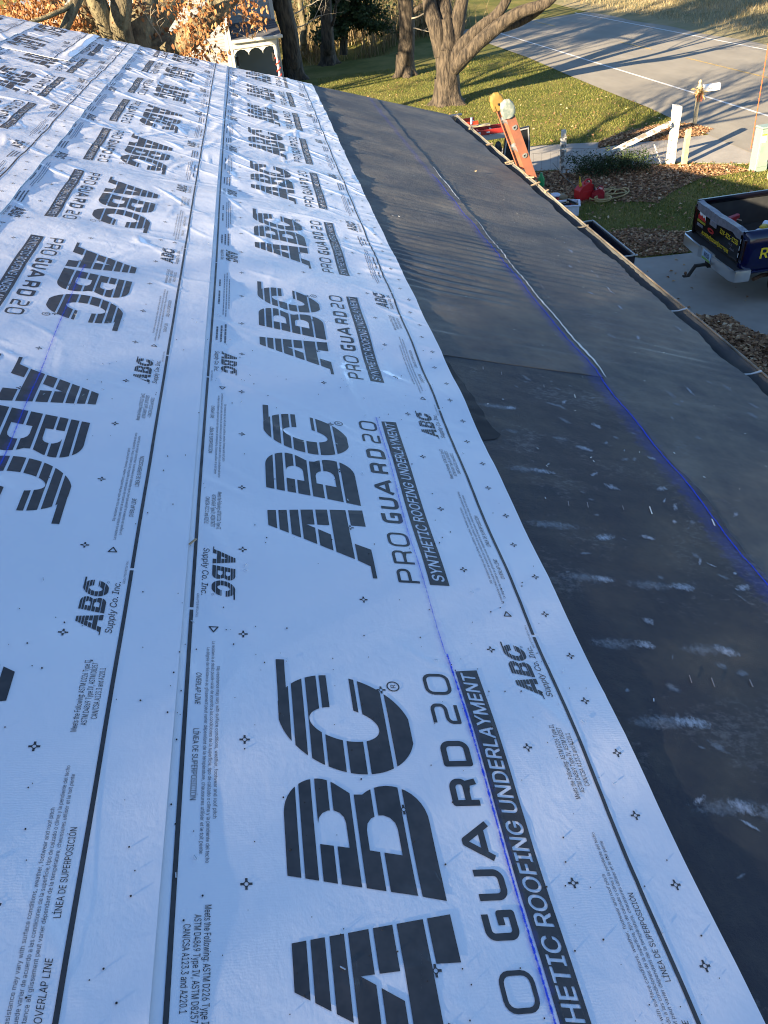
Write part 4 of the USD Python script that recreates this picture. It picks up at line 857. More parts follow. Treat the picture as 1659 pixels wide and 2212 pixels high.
# the oak with brown leaves just past the far end of the roof
YO = 15.2; bo = np.array([at(285, 110, YO)[0], YO, 0.0])
cl = []
def cluster(x, y, Y, s, n): cl.append((at(x, y, Y), [s, s * 1.2, s * .8], n))
for x, y, s, n in [(20, 12, .30, 90), (48, 30, .28, 80), (15, 32, .22, 60), (75, 44, .26, 80), (100, 62, .22, 60), (112, 30, .26, 80), (140, 70, .2, 50), (85, 12, .28, 80), (60, 62, .18, 40), (30, 48, .16, 30), (165, 48, .14, 26), (130, 20, .2, 50), (152, 52, .14, 26), (225, 12, .16, 36), (262, 5, .16, 36), (300, 8, .18, 40), (330, 20, .14, 26), (352, 62, .16, 40), (340, 75, .12, 20), (345, 40, .10, 14), (398, 66, .14, 30), (418, 40, .2, 60), (432, 22, .18, 50), (408, 100, .13, 26), (450, 12, .16, 36), (462, 38, .14, 30), (480, 50, .12, 24), (436, 55, .14, 30), (430, 112, .15, 40), (446, 118, .15, 42), (418, 128, .1, 18), (480, 118, .10, 26), (443, 80, .12, 34), (412, 114, .13, 26), (536, 38, .12, 36), (552, 46, .11, 34), (524, 12, .12, 24), (545, 2, .12, 24), (575, 44, .06, 8), (360, 5, .16, 34), (392, 10, .16, 34), (205, 30, .10, 14), (186, 8, .14, 24)]:
    if n > 1: cluster(x, y, YO + RNG.uniform(-.9, .5), s * .8, int(n * (2.4 if x < 180 else 1.35)))
oak = tree('oak', 'gnarled oak with curled brown leaves close behind the far roof edge', bo, ([bo + [0, 0, .4], bo + [.03, 0, 2.2], at(285, 118, YO), at(282, 100, YO)], [.55, .46, .48, .5]), [
    ([at(262, 118, YO), at(226, 92, YO - .1), at(203, 60, YO - .2), at(190, 30, YO - .2), at(175, 0, YO - .2), at(160, -45, YO - .1), at(130, -110, YO)], [.24, .19, .16, .15, .15, .13, .09]),
    ([at(232, 96, YO), at(186, 72, YO + .2), at(152, 48, YO + .3), at(128, 22, YO + .4), at(100, -6, YO + .5), at(60, -50, YO + .7)], [.17, .15, .125, .12, .11, .08]),
    ([at(262, 106, YO - .1), at(236, 72, YO - .35), at(222, 36, YO - .5), at(208, 0, YO - .6), at(190, -60, YO - .7)], [.18, .165, .15, .15, .12]),
    ([at(270, 100, YO - .2), at(258, 50, YO - .5), at(262, 15, YO - .6), at(262, -30, YO - .6), at(255, -90, YO - .5)], [.19, .165, .16, .15, .12]),
    ([at(298, 112, YO), at(300, 70, YO + .1), at(312, 30, YO + .3), at(322, -5, YO + .5), at(340, -70, YO + .8)], [.30, .26, .22, .20, .15]),
    ([at(318, 95, YO + .2), at(345, 40, YO + .35), at(368, 12, YO + .5), at(384, -10, YO + .7), at(410, -70, YO + 1)], [.26, .20, .17, .15, .12]),
    ([at(318, 128, YO + .1), at(350, 113, YO), at(384, 97, YO - .1), at(430, 62, YO - .2), at(464, 26, YO - .2), at(490, 0, YO - .1), at(515, -35, YO)], [.26, .23, .20, .17, .16, .15, .12]),
    ([at(440, 52, YO - .2), at(452, 15, YO - .4), at(458, -20, YO - .5)], [.07, .05, .03], 2),
    ], bark_light, 61, leaves=cl, leaf_size=.072, leaf_from=7.2, leaf_per=7, levels=3, rough=.14, sides=26, kids=3, L0=1.7,
    extra=[(at(500, 70, YO - .3), (.9, -.1, -.25), .35, .012, 1), (at(514, 30, YO - .3), (.9, -.2, -.2), .32, .012, 1), (at(410, 90, YO), (.3, -.3, -.6), .35, .01, 1), (at(440, 80, YO - .3), (.5, -.3, -.9), .4, .012, 2), (at(350, 90, YO - .2), (-.1, -.4, .7), .4, .012, 2)], twigmat=twig_pale)
# unseen trees behind and to the left, placed to shade the roof and road
for k, (bx, by, ht, sd, lp, lv) in enumerate(((-23.6, -19.0, 18.5, 71, 12, 4), (-27.5, -12.8, 18.0, 72, 1, 2), (-20.5, -22.0, 17.0, 73, 9, 4), (-8.5, 23.5, 15.0, 74, 60, 3), (-9.5, 30.0, 13.0, 75, 20, 3))):
    rr = np.random.default_rng(sd); bb = np.array([bx, by, 0.0]); top = bb + [.3, .2, ht * .55]
    lm = []
    for q in range(5):
        a_ = q * 1.26 + rr.uniform(-.3, .3); d = np.array([math.cos(a_), math.sin(a_), 0]); s_ = bb + (top - bb) * rr.uniform(.65, .95)
        lm.append(([s_, s_ + d * .8 + [0, 0, .7], s_ + d * 1.9 + [0, 0, ht * .2]], [.15, .12, .08], lv))
    tree('unseen_shade_tree', ['unseen leafy oak far behind the photographer, placed to shade the near roof', 'unseen bare oak behind the photographer, placed to dapple the roof', 'unseen oak behind the photographer, placed to shade the near felt', 'unseen tall oak left of the far end of the roof, placed to shade the road', 'unseen oak left of the pale clapboard house, placed to shade the road'][k], bb, ([bb + [0, 0, .4], (bb + top) / 2, top], [.3, .25, .17]), lm, bark_light, sd, leaves=[] if lp else None, leaf_size=.2, leaf_per=lp, sides=12, kids=3, L0=ht * .16)

# ------------------------------------------------------------------ neighbouring house
nb = thing('neighbour_house', 'pale clapboard house with a small porch, behind the oak', 'house')
def hx(x, y, Y): return at(x, y, Y)
YW, YM = 37.6, 41.0
zRT = hx(545, 46, YM)[2]
xl = hx(488, 60, YW)[0] + .02          # corner of the sunlit wing
xr = hx(593, 60, YM)[0] + .08          # right corner of the main wall
def clap(name, x0, x1, y, z0, z1, step=.115, into=1):
    """lapped boards facing the camera"""
    z = z0
    while z < z1:
        v = np.array([[x0, y, z], [x1, y, z], [x1, y + .018, min(z + step, z1)], [x0, y + .018, min(z + step, z1)], [x0, y + .03, z], [x1, y + .03, z], [x1, y + .03, min(z + step, z1)], [x0, y + .03, min(z + step, z1)]])
        obj(name, (v, hexf), siding_mat, nb); z += step
obj('wall', cbox((-9.5, YW + .032, 0), (xl - .005, YM + 4, 4.5)), siding_mat, nb)
clap('clapboard', -5.5, xl - .16, YW, .3, 4.4)
obj('wall', cbox((xl, YM + .032, 0), (xr - .03, YM + 6, 5.2)), porch_grey, nb)
clap('clapboard', xl + .03, xr - .17, YM, zRT - .1, 5.1)
obj('corner_board', cbox((xl - .17, YW - .02, 0), (xl - .03, YW + .05, 4.5), .01), trim_white, nb)
obj('corner_board', cbox((xl - .02, YW - .015, 0), (xl + .1, YW + .1, 4.5), .01), trim_white, nb)
obj('corner_board', cbox((xr - .17, YM - .02, 0), (xr + .0, YM + .12, 5.2), .01), trim_white, nb)
zb, zf = 2.62, 2.9
ztop = hx(520, 60, YM - .2)[2] + .25
px0, px1 = xl + .1, hx(606, 75, YW)[0] + .02
zE = hx(552, 82, YW)[2]                 # porch eave
rf = MB(); tp = np.array([[px0, YW - .12, zE + .02], [px1, YW - .12, zE + .02], [px1 - .1, YM - .02, zRT], [px0, YM - .02, zRT]]); rf.add(np.vstack([tp, tp - [0, 0, .05]]), hexf[:, ::-1])
pr = obj('porch_roof', rf.get(), shingle_mat, nb)
for k in range(7):
    t0 = k / 7; p_ = tp[0] + (tp[3] - tp[0]) * t0; q_ = tp[1] + (tp[2] - tp[1]) * t0; p2 = tp[0] + (tp[3] - tp[0]) * (t0 + .145); q2 = tp[1] + (tp[2] - tp[1]) * (t0 + .145)
    obj('shingle_course', (np.vstack([[p_ + [0, 0, .022], q_ + [0, 0, .022], q2 + [0, 0, .006], p2 + [0, 0, .006]], [p_ + [0, 0, .002], q_ + [0, 0, .002], q2 + [0, 0, .002], p2 + [0, 0, .002]]]), hexf[:, ::-1]), shingle_mat, pr)
obj('porch_gutter', cbox((px0, YW - .26, zE - .09), (px1 + .05, YW - .125, zE + .03), .02), trim_white, nb)
obj('porch_beam', cbox((px0 + .01, YW - .1, zE - .30), (px1 - .22, YW + .02, zE - .095), .01), trim_white, nb)
sc = Polygon([(0, 0)] + [(px1 - .24 - px0, 0)] + [(px1 - .24 - px0, -.12)])
def scallop(w, n, d):
    pts = [(0, 0), (w, 0)]
    for k in range(n, -1, -1):
        x = w * k / n; pts.append((x + .02, -d)); pts.append((x, -d - .1)); pts.append((x - .02, -d))
        if k: pts += [(w * (k - .25) / n, -d * .35), (w * (k - .5) / n, -d * .18), (w * (k - .75) / n, -d * .35)]
    return Polygon(pts).buffer(0)
wS = px1 - .30 - px0
t = poly_mesh(scallop(wS, 3, .17), 0, .03); t.apply_transform(np.array([[1, 0, 0, px0 + .03], [0, 0, 1, YW - .05], [0, 1, 0, zE - .302], [0, 0, 0, 1.0]])); obj('scalloped_trim', t, trim_white, nb)
xp = hx(596, 110, YW)[0]
post = obj('porch_post', lathe([(.0, 0), (.075, 0), (.075, .5), (.05, .55), (.065, .8), (.05, 1.1), (.06, 1.3), (.045, 1.6), (.075, 1.72), (.075, zE - .3), (0, zE - .3)], 14), trim_white, nb)
UsdGeom.Xformable(post).AddTranslateOp().Set(Gf.Vec3d(float(xp), YW - .04, 0))
th_ = np.linspace(0, 2 * np.pi * 5.5, 90)
gl = obj('garland', tube(np.stack([xp + .085 * np.cos(th_), YW - .04 + .085 * np.sin(th_), .25 + th_ / th_[-1] * 1.35], 1), .022, 5), garland, nb)
for lx in (xl + .2, xp - .12):
    ln = obj('wall_lantern', cbox((lx - .06, YW + .3, zE - .95), (lx + .06, YW + .42, zE - .62), .02), lantern, nb)
obj('porch_side', cbox((xl + .1, YW + .05, .2), (xl + .13, YM, zE)), porch_grey, nb)
obj('porch_back', cbox((xl + .13, YM - .05, .2), (xr - .2, YM - .02, zE + .2)), porch_grey, nb)

# ------------------------------------------------------------------ brush, grass, fallen leaves
def stems(n, rng, fx, hmin, hmax, w, lean=.35):
    x, y = fx(n); z = height_of(x, y); h = rng.uniform(hmin, hmax, n); az = rng.uniform(0, 6.28, n); ln = rng.normal(0, lean, n)
    b_ = np.stack([x, y, z], 1); s = np.stack([np.cos(az + 1.57), np.sin(az + 1.57), 0 * az], 1) * w; d = np.stack([np.cos(az) * ln, np.sin(az) * ln, np.ones(n)], 1) * h[:, None]
    m_ = b_ + d * .6; tip = b_ + d + np.stack([np.cos(az), np.sin(az), 0 * az], 1) * (h * .18)[:, None] * np.sign(ln)[:, None]
    v = np.stack([b_ - s, b_ + s, m_ + s * .7, m_ - s * .7, tip], 1).reshape(-1, 3); k = np.arange(n)[:, None] * 5
    return v, np.concatenate([k + np.array([0, 1, 2]), k + np.array([0, 2, 3]), k + np.array([3, 2, 4])], 0)
rg = np.random.default_rng(90)
def clumped(rng, x0, x1, y0, y1, k, spread):
    cx, cy = rng.uniform(x0, x1, k), rng.uniform(y0, y1, k)
    def fx(n):
        i = rng.integers(0, k, n); return cx[i] + rng.normal(0, spread, n), cy[i] + rng.normal(0, spread, n)
    return fx
tag(obj('brush', stems(26000, rg, clumped(rg, -14, 12, 51.5, 85, 330, .7), .5, 2.0, .022, .4), brush_mat), 'tangle of dry tan brush on the bank beyond the lawn', 'brush', None, 'stuff')
def leafy(n, rng, fx, h):
    x, y = fx(n); return leaf_cards(np.stack([x, y, height_of(x, y) + rng.random(n) ** .8 * h], 1), .22, rng, .1)
tag(obj('undergrowth', leafy(15000, rg, clumped(rg, -14, 12, 53, 88, 160, .8), 1.5), brush_green), 'olive green undergrowth on the bank beyond the lawn', 'undergrowth', None, 'stuff')
def beyond(n):
    y = rg.uniform(28, 85, n); x = road_x(y) + 7.6 + rg.gamma(2.0, 4.0, n); return x, y
tag(obj('dry_grass', stems(42000, rg, beyond, .06, .32, .013, .8), straw), 'tall dry grass on the far side of the road', 'dry grass', None, 'stuff')
pave = [Polygon([(-1.0, 26.3), (2.0, 25.6), (7.5, 24.2), (10.1, 23.3), (12.15, 22.75), (12.9, 22.5), (13.3, 21.2), (12.9, 19.4), (11.9, 19.5), (10.5, 20.45), (9.0, 20.9), (7.4, 21.4), (6.9, 21.55), (2.0, 22.8), (-1.0, 23.4)]), Polygon([(2.6, 13.6), (4.5, 14.05), (5.3, 14.9), (6.3, 14.9), (6.9, 14.45), (7.8, 14.35), (13.0, 14.2), (13.0, 7.6), (8.2, 8.6), (7.2, 10.2), (6.9, 11.25), (6.35, 11.6), (2.6, 11.8)])]
def on_grass(n, x0, x1, y0, y1):
    x, y = rg.uniform(x0, x1, n), rg.uniform(y0, y1, n); ok = x < np.array([road_edge(q) for q in y]) - .02
    for p in pave: ok &= ~shapely.contains_xy(p, x, y)
    return x[ok], y[ok]
gx, gy_ = on_grass(170000, 2.5, 14, 12, 42)
near = rg.random(len(gx)) < np.clip(26 / gy_, .3, 1.0) ** 1.5; gx, gy_ = gx[near], gy_[near]
tag(obj('grass', stems(len(gx), rg, lambda n: (gx, gy_), .025, .07, .007, .5), blade_mat), 'short late autumn grass of the yard', 'grass', None, 'stuff')
def litter_mesh(pts, rng, size):
    n = len(pts); az = rng.uniform(0, 6.28, n); d = np.stack([np.cos(az), np.sin(az), rng.normal(0, .25, n)], 1); s = np.stack([-np.sin(az), np.cos(az), rng.normal(0, .3, n)], 1)
    L = size * rng.uniform(.6, 1.3, n)[:, None]; c_ = np.asarray(pts); up_ = np.array([0, 0, 1.0]) * L
    v = np.stack([c_ - d * L * .5, c_ - d * L * .1 + s * L * .33 + up_ * .22, c_ + d * L * .5 + up_ * .1, c_ - d * L * .1 - s * L * .33 + up_ * .2], 1).reshape(-1, 3); k = np.arange(n)[:, None] * 4
    return v, np.concatenate([k + np.array([0, 1, 2]), k + np.array([0, 2, 3])], 0)
def scatter_in(poly, n, rng, h=.02):
    x0, y0, x1, y1 = poly.bounds; x, y = rng.uniform(x0, x1, n), rng.uniform(y0, y1, n); ok = shapely.contains_xy(poly, x, y); x, y = x[ok], y[ok]
    dist = np.array([poly.exterior.distance(Point(a_, b_)) for a_, b_ in zip(x, y)]) if len(x) < 30000 else np.full(len(x), .3)
    return np.stack([x, y, .015 + np.clip(dist / .6, 0, 1) * h * rng.random(len(x)) ** .5], 1)
bed = Polygon([(6.2, 21.5), (7.4, 21.25), (9.0, 20.75), (10.3, 20.3), (11.5, 19.55), (11.6, 18.9), (10.3, 18.9), (9.4, 18.3), (8.6, 17.6), (8.0, 18.0), (7.2, 18.4), (6.0, 17.4), (5.4, 18.5), (5.2, 20.5)])
bed2 = Polygon([(4.4, 14.2), (5.3, 15.0), (6.3, 15.0), (6.9, 14.55), (7.8, 14.4), (8.6, 15.2), (7.4, 16.2), (6.2, 16.0), (5.2, 16.2)])
pile = Polygon([(3.2, 9.6), (4.2, 10.8), (5.3, 11.55), (5.9, 11.45), (6.5, 11.72), (6.85, 11.5), (7.1, 11.45), (7.12, 10.9), (7.35, 10.4), (7.6, 9.5), (8.3, 8.6), (7.0, 7.5), (5.0, 7.0), (3.2, 7.4)])
verge = Polygon([(9.2, 22.9), (10.2, 23.0), (11.2, 22.75), (12.2, 22.7), (12.85, 23.2), (12.6, 24.2), (11.6, 24.6), (10.4, 24.2), (9.5, 23.6)])
for nm, pg, n, h, lab in (('leaf_bed', bed, 17000, .06, 'brown fallen leaves banked under the broken white fence'), ('leaf_bed', bed2, 7000, .04, 'brown fallen leaves on the grass behind the blue pickup'), ('leaf_pile', pile, 26000, .16, 'thick heap of brown leaves between the gutter and the parking pad'), ('leaf_verge', verge, 5500, .06, 'sunlit orange brown leaves around the foot of the mailbox post')):
    tag(obj(nm, litter_mesh(scatter_in(pg, n, rg, h), rg, .085), litter), lab, 'fallen leaves', None, 'stuff')
    g_ = trimesh.creation.extrude_polygon(pg, .004, engine='earcut'); g_.apply_translation((0, 0, .018 if nm == 'leaf_pile' else .008))
    obj('leaf_soil', g_, soil_mat); tag(stage.GetPrimAtPath('/World/leaf_soil' + ('' if USED['/World/leaf_soil'] == 1 else f"_{USED['/World/leaf_soil'] - 1:03d}")), None, None, None, 'structure')
lx_, ly_ = on_grass(4200, 4, 14, 14, 40); w_ = rg.random(len(lx_)) < np.clip(1.25 - (ly_ - 14) / 16, .12, 1); lx_, ly_ = lx_[w_], ly_[w_]
tag(obj('scattered_leaves', litter_mesh(np.stack([lx_, ly_, np.full(len(lx_), .05)], 1), rg, .085), litter), 'brown leaves scattered over the yard grass', 'fallen leaves', None, 'stuff')
px_, py_ = rg.uniform(4, 10, 120), rg.uniform(8.5, 14.5, 120); ok = shapely.contains_xy(pave[1], px_, py_)
tag(obj('drive_leaves', litter_mesh(np.stack([px_[ok], py_[ok], np.full(ok.sum(), .018)], 1), rg, .075), litter), 'few dry leaves lying on the concrete parking pad', 'fallen leaves', None, 'stuff')
# low evergreen shrub under the fallen rail
sh = thing('shrub', 'low dark green shrub under the fallen white rail', 'shrub')
r7 = np.random.default_rng(19); sm = MB(); cs = []
for x, y in ((7.95, 20.6), (8.35, 20.55), (8.75, 20.5), (9.15, 20.4), (8.1, 20.3), (8.6, 20.2), (9.0, 20.1)):
    for k in range(14):
        a_ = r7.uniform(0, 6.28); e_ = np.array([x, y, 0]) + [math.cos(a_) * .35, math.sin(a_) * .28, r7.uniform(.22, .5)]; sm.tube([(x, y, 0), e_], [.012, .004], 3, False); cs.append(r7.normal(e_ - [0, 0, .06], [.1, .1, .08], (46, 3)))
obj('stems', sm.get(), bark_dark, sh); obj('leaves', leaf_cards(np.vstack(cs), .05, r7, .2), green_leaf, sh, kind='stuff')

# ------------------------------------------------------------------ the orange ladder leaning on the gutter
lad = thing('extension_ladder', 'orange fibreglass extension ladder leaning on the gutter, yellow and grey covers on its tips', 'ladder')
YL = 8.42
top, low = at(1099, 240, YL), at(1149.5, 381, YL)
ld = (low - top) / np.linalg.norm(low - top); ld[1] = 0; ld /= np.linalg.norm(ld)
footp = top + ld * ((top[2] - .02) / -ld[2]); side = np.array([0, 1.0, 0]); dn = np.cross(ld, side)   # depth of the rail
if dn[0] < 0: dn = -dn
def rail(y, mat, d0, label=None):
    w, th = .088, .030
    c_ = Polygon([(-w / 2, 0), (w / 2, 0), (w / 2, th), (w / 2 - .006, th), (w / 2 - .006, .005), (-w / 2 + .006, .005), (-w / 2 + .006, th), (-w / 2, th)])
    L = np.linalg.norm(footp - top); t = poly_mesh(c_, 0, L - .02)
    o = top + np.array([0, y, 0]) + dn * d0
    Mx = np.eye(4); Mx[:3, 0] = dn; Mx[:3, 1] = side if y == 0 else -side; Mx[:3, 2] = ld; Mx[:3, 3] = o
    if y != 0: t.faces = t.faces[:, ::-1]
    t.apply_transform(Mx); return obj('rail', t, mat, lad, label=label)
rail(0.0, rail_fiber, 0.0, 'brighter orange near rail'); rail(0.42, rail_faded, 0.0, 'faded pinkish far rail')
for k in range(13):
    s = .17 + .305 * k; c_ = top + ld * s
    if c_[2] < .1: break
    a_ = np.linspace(0, 2 * np.pi, 13)[:-1]; ring = np.stack([np.cos(a_) * .017, np.sin(a_) * .017], 1); ring[ring[:, 1] > .010, 1] = .010
    rp = Polygon(ring); r_ = poly_mesh(rp.difference(rp.buffer(-.0035)), 0, .44); Mx = np.eye(4); Mx[:3, 0] = dn; Mx[:3, 1] = -ld; Mx[:3, 2] = side; Mx[:3, 3] = c_ - side * .010
    r_.apply_transform(Mx); rg_ = obj('rung', r_, alum, lad)
    pl = poly_mesh(rp.buffer(.010).difference(rp.buffer(-.003)), 0, .004); Mx2 = Mx.copy(); Mx2[:3, 3] = c_ - side * .0085; pl.apply_transform(Mx2); obj('rung_plate', pl, alum, rg_)
    pl2 = poly_mesh(rp.buffer(.022), 0, .003); Mx2 = Mx.copy(); Mx2[:3, 3] = c_ + side * .412; pl2.apply_transform(Mx2); obj('rung_plate', pl2, alum, rg_)
    dk = poly_mesh(rp.buffer(-.003), 0, .002); Mx2 = Mx.copy(); Mx2[:3, 3] = c_ - side * .004; dk.apply_transform(Mx2); obj('rung_hole', dk, black_paint, rg_)
def mitt(y, mat, lab):
    pr = np.array([(-.072, .055), (-.078, .0), (-.07, -.06), (-.045, -.105), (0, -.12), (.045, -.10), (.07, -.055), (.075, .0), (.06, .045), (.03, .075), (-.02, .08)])
    pg = Polygon(pr).buffer(-.01).buffer(.01); t = poly_mesh(pg, 0, .075)
    t = t.subdivide().subdivide(); v = t.vertices.copy(); zc = (v[:, 2] - .0375) / .0375; v[:, :2] *= (1 - .18 * zc[:, None] ** 2); v[:, :2] += .006 * (meshkit.noise(v * 45)[:, None] - .5); t.vertices = v
    Mx = np.eye(4); Mx[:3, 0] = dn; Mx[:3, 1] = ld; Mx[:3, 2] = np.cross(dn, ld); Mx[:3, 3] = top + np.array([0, y, 0]) - ld * .0 + np.cross(dn, ld) * -.055; 
    t.apply_transform(Mx); t.fix_normals(); p = obj('rail_cover', t, mat, lad, smooth=50, label=lab); return p
mitt(0.035, mitt_grey, 'worn grey green tip cover on the near rail'); m2 = mitt(0.445, mitt_yellow, 'mustard yellow tip cover on the far rail')
bc = top + np.array([0, .40, 0]) + ld * .0
obj('cover_bolt', beam(bc + np.array([0, -.03, 0]), bc + np.array([0, .01, 0]), .02, .02), black_paint, lad)

# ------------------------------------------------------------------ broken fence
def stake(name, label, base, h, w, lean, mat, cat, cap=None, seed=0):
    r_ = np.random.default_rng(seed); t = thing(name, label, cat, base)
    n = 9; v = []
    for k in range(n):
        z = h * k / (n - 1); c_ = np.array([lean[0] * z, lean[1] * z]); ww = w / 2 * (1 + .05 * math.sin(k * 2.1 + seed)); tip = 0 if k < n - 1 else 1
        for sx, sy in ((-1, -1), (1, -1), (1, 1), (-1, 1)): v.append((c_[0] + sx * ww + r_.normal(0, .004), c_[1] + sy * ww + r_.normal(0, .004), z + (r_.uniform(-.05, .02) if tip else 0) - (0.05 if k == 0 else 0)))
    v = np.array(v); f = [[k * 4 + j, k * 4 + (j + 1) % 4, k * 4 + 4 + (j + 1) % 4, k * 4 + 4 + j] for k in range(n - 1) for j in range(4)] + [[(n - 1) * 4 + j for j in range(4)], [3, 2, 1, 0]]
    obj('post', (v, np.array(f)), mat, t)
    if cap: obj('bare_tip', cbox((lean[0] * h - w * .44, lean[1] * h - w * .44, h - .02), (lean[0] * h + w * .44, lean[1] * h + w * .44, h + .16), .012), cap, t)
    return t
gA = ground_at(1215, 378); gB = ground_at(1447, 356); gC = ground_at(1477, 357)
fpA = stake('fence_post', 'thin peeling white fence post nearest the orange ladder', gA, .95, .125, (-.02, 0), rail_weathered, 'fence post', post_white, 3)
fpB = stake('fence_post', 'thick white fence post glaring in the sun, wire staples down its side', gB, 1.42, .175, (.02, .03), post_white, 'fence post', None, 5)
for k in range(7):
    z = .16 + k * .155; pz = np.array([-.10, -.09, z]); obj('wire_staple', tube([pz, pz + [-.05, -.02, .02], pz + [-.075, -.03, .005]], .008, 4), post_white, fpB)
stake('short_post', 'short cream post standing just right of the thick white fence post', gC, .88, .115, (.01, .02), tan_wood, 'post', None, 8)
RAf = np.array([gA[0] + .10, gA[1] - .12, .05]); RBf = at(1449, 266, gB[1] - .12)
fr = thing('fallen_rail', 'long peeling white rail slanting down from the thick post into the leaves', 'fence rail')
n = 14; rv = MB(); 
for k in range(1): rv.tm(beam(RAf, RBf, .06, .125))
rr_ = trimesh.Trimesh(*rv.get()); rr_ = rr_.subdivide_to_size(.12); vv = rr_.vertices + .018 * (meshkit.noise(rr_.vertices * 6)[:, None] - .5); obj('rail', (vv, rr_.faces), rail_weathered, fr)
wf = thing('wire_fence', 'rusty square wire mesh strung between the two white fence posts', 'wire fence')
W0, W1 = gA + [0, 0, 0], gB + [0, 0, 0]
for z in (.12, .3, .48, .66):
    pts = [W0 + (W1 - W0) * t_ + np.array([0, 0, z - .10 * math.sin(math.pi * t_) * (z > .4)]) for t_ in np.linspace(0, 1, 14)]; obj('line_wire', tube(pts, .0035, 3), wire_mat, wf)
for t_ in np.linspace(.03, .97, 22):
    b_ = W0 + (W1 - W0) * t_; obj('stay_wire', tube([b_ + [0, 0, .1], b_ + [0, 0, .64 - .10 * math.sin(math.pi * t_)]], .0028, 3), wire_mat, wf)
for t_ in (-.05, -.12, -.2, -.28):
    b_ = W0 + (W1 - W0) * t_; obj('stay_wire', tube([b_ + [0, 0, .1], b_ + [0, 0, .6]], .0028, 3), wire_mat, wf)
obj('line_wire', tube([W0 + [0, 0, .62], W0 + (W1 - W0) * -.3 + [0, 0, .6]], .0035, 3), wire_mat, wf)
g_ = ground_at(1430, 356); tag(obj('stick', beam(g_ + [-.02, 0, 0], at(1413, 311, g_[1] + .3), .028, .028), rail_weathered), 'thin grey stick leaning left of the thick white fence post', 'stick')
g_ = ground_at(1238, 396); tag(obj('thin_rod', tube([at(1258, 415, 19.0), at(1222, 385, 19.8), at(1194, 352, 20.6)], [.014, .012, .006], 5), black_paint), 'thin dark rod slanting up beside the thin white fence post', 'rod')

# ------------------------------------------------------------------ mailbox, rod, pedestal
gm = ground_at(1500, 270); H1 = at(1513, 178, gm[1])[2]
mb_ = thing('mailbox', 'white mailbox on a cream post tied round with dry corn husks', 'mailbox', gm, (0, 0, 0))
lean = np.array([at(1513, 178, gm[1])[0] - gm[0], 0, H1]); 
obj('post', beam((0, 0, -.1), lean * .93, .10, .10, (0, 1, 0)), tan_wood, mb_)
fin = obj('finial', lathe([(0, .1), (.03, .09), (.05, .055), (.05, .03), (.03, .0), (.045, -.03), (.045, -.07), (0, -.07)], 12), tan_wood, mb_, smooth=40); UsdGeom.Xformable(fin).AddTranslateOp().Set(Gf.Vec3d(*[float(x) for x in lean * .98]))
bx0 = lean * .80 + np.array([.10, -.02, 0]); a_ = np.linspace(0, np.pi, 11)
prof = Polygon([(.085 * math.cos(x), .10 + .085 * math.sin(x)) for x in a_] + [(-.085, 0), (.085, 0)]); t = poly_mesh(prof, 0, .50)
Mx = np.eye(4); Mx[:3, 0] = (0, 1, 0); Mx[:3, 1] = (0, 0, 1); Mx[:3, 2] = (1, 0, 0); Mx[:3, 3] = bx0 + [0, 0, -.02]; t.apply_transform(Mx); bxp = obj('box', t, mail_white, mb_, smooth=35)
v, f = text_flat('24502', .045); obj('number', (np.stack([bx0[0] + .10 + v[:, 0], np.full(len(v), bx0[1] - .088), bx0[2] + .035 + v[:, 1]], 1), f), navy_ink, mb_)
v, f = text_flat('P', .03); obj('number', (np.stack([bx0[0] + .40 + v[:, 0], np.full(len(v), bx0[1] - .088), bx0[2] + .10 + v[:, 1]], 1), f), grey_vinyl, mb_)
obj('bracket', cbox(bx0 + [-.08, -.04, -.05], bx0 + [.42, .04, -.022], .005), tan_wood, mb_)
r8 = np.random.default_rng(5); n = 90; hz = lean * .80
cs = hz + r8.normal(0, [.04, .04, .05], (n, 3)); d = r8.normal(0, 1, (n, 3)); d[:, 2] -= .5; d[:, 1] -= .5; d /= np.linalg.norm(d, axis=1, keepdims=True); s = np.cross(d, r8.normal(0, 1, (n, 3))); s /= np.linalg.norm(s, axis=1, keepdims=True); L = r8.uniform(.10, .22, n)[:, None]
hv = np.stack([cs, cs + d * L * .5 + s * .02, cs + d * L + [0, 0, -.03], cs + d * L * .5 - s * .02], 1).reshape(-1, 3); k = np.arange(n)[:, None] * 4
obj('corn_husks', (hv, np.concatenate([k + np.array([0, 1, 2]), k + np.array([0, 2, 3])], 0)), husk, mb_, kind='stuff')
for dx in (-.05, .02, .06): obj('ribbon', tube([hz + [dx, -.08, -.05], hz + [dx * 1.4, -.1, -.16], hz + [dx * 1.2, -.09, -.27]], [.02, .022, .012], 5), ribbon, mb_)
gr_ = ground_at(1622, 322); e_ = at(1659, 100, gr_[1])
rod = thing('marker_rod', 'tall thin orange rod standing at the mouth of the driveway', 'rod'); obj('rod', tube([gr_, (gr_ + e_) / 2, e_, e_ + (e_ - gr_) * .05], .013, 6), orange_rod, rod, smooth=True)
gp_ = ground_at(1636, 368); Hp = 1.03
ped = thing('utility_pedestal', 'pale green metal utility pedestal beside the driveway mouth', 'utility box', gp_)
obj('body', cbox((-.16, -.15, 0), (.16, .15, Hp - .05), .015), pedestal, ped); obj('lid', cbox((-.175, -.165, Hp - .05), (.175, .165, Hp), .02), pedestal, ped)
obj('door', cbox((-.13, -.162, .12), (.13, -.151, Hp - .12), .004), pedestal, ped); obj('sticker', cbox((-.14, -.166, Hp - .34), (-.02, -.1625, Hp - .20)), white_vinyl, ped); obj('warning_sticker', cbox((-.14, -.166, Hp - .18), (-.02, -.1625, Hp - .155)), yellow_vinyl, ped); obj('latch', cbox((.09, -.172, .22), (.12, -.1625, .27), .003), alum, ped)
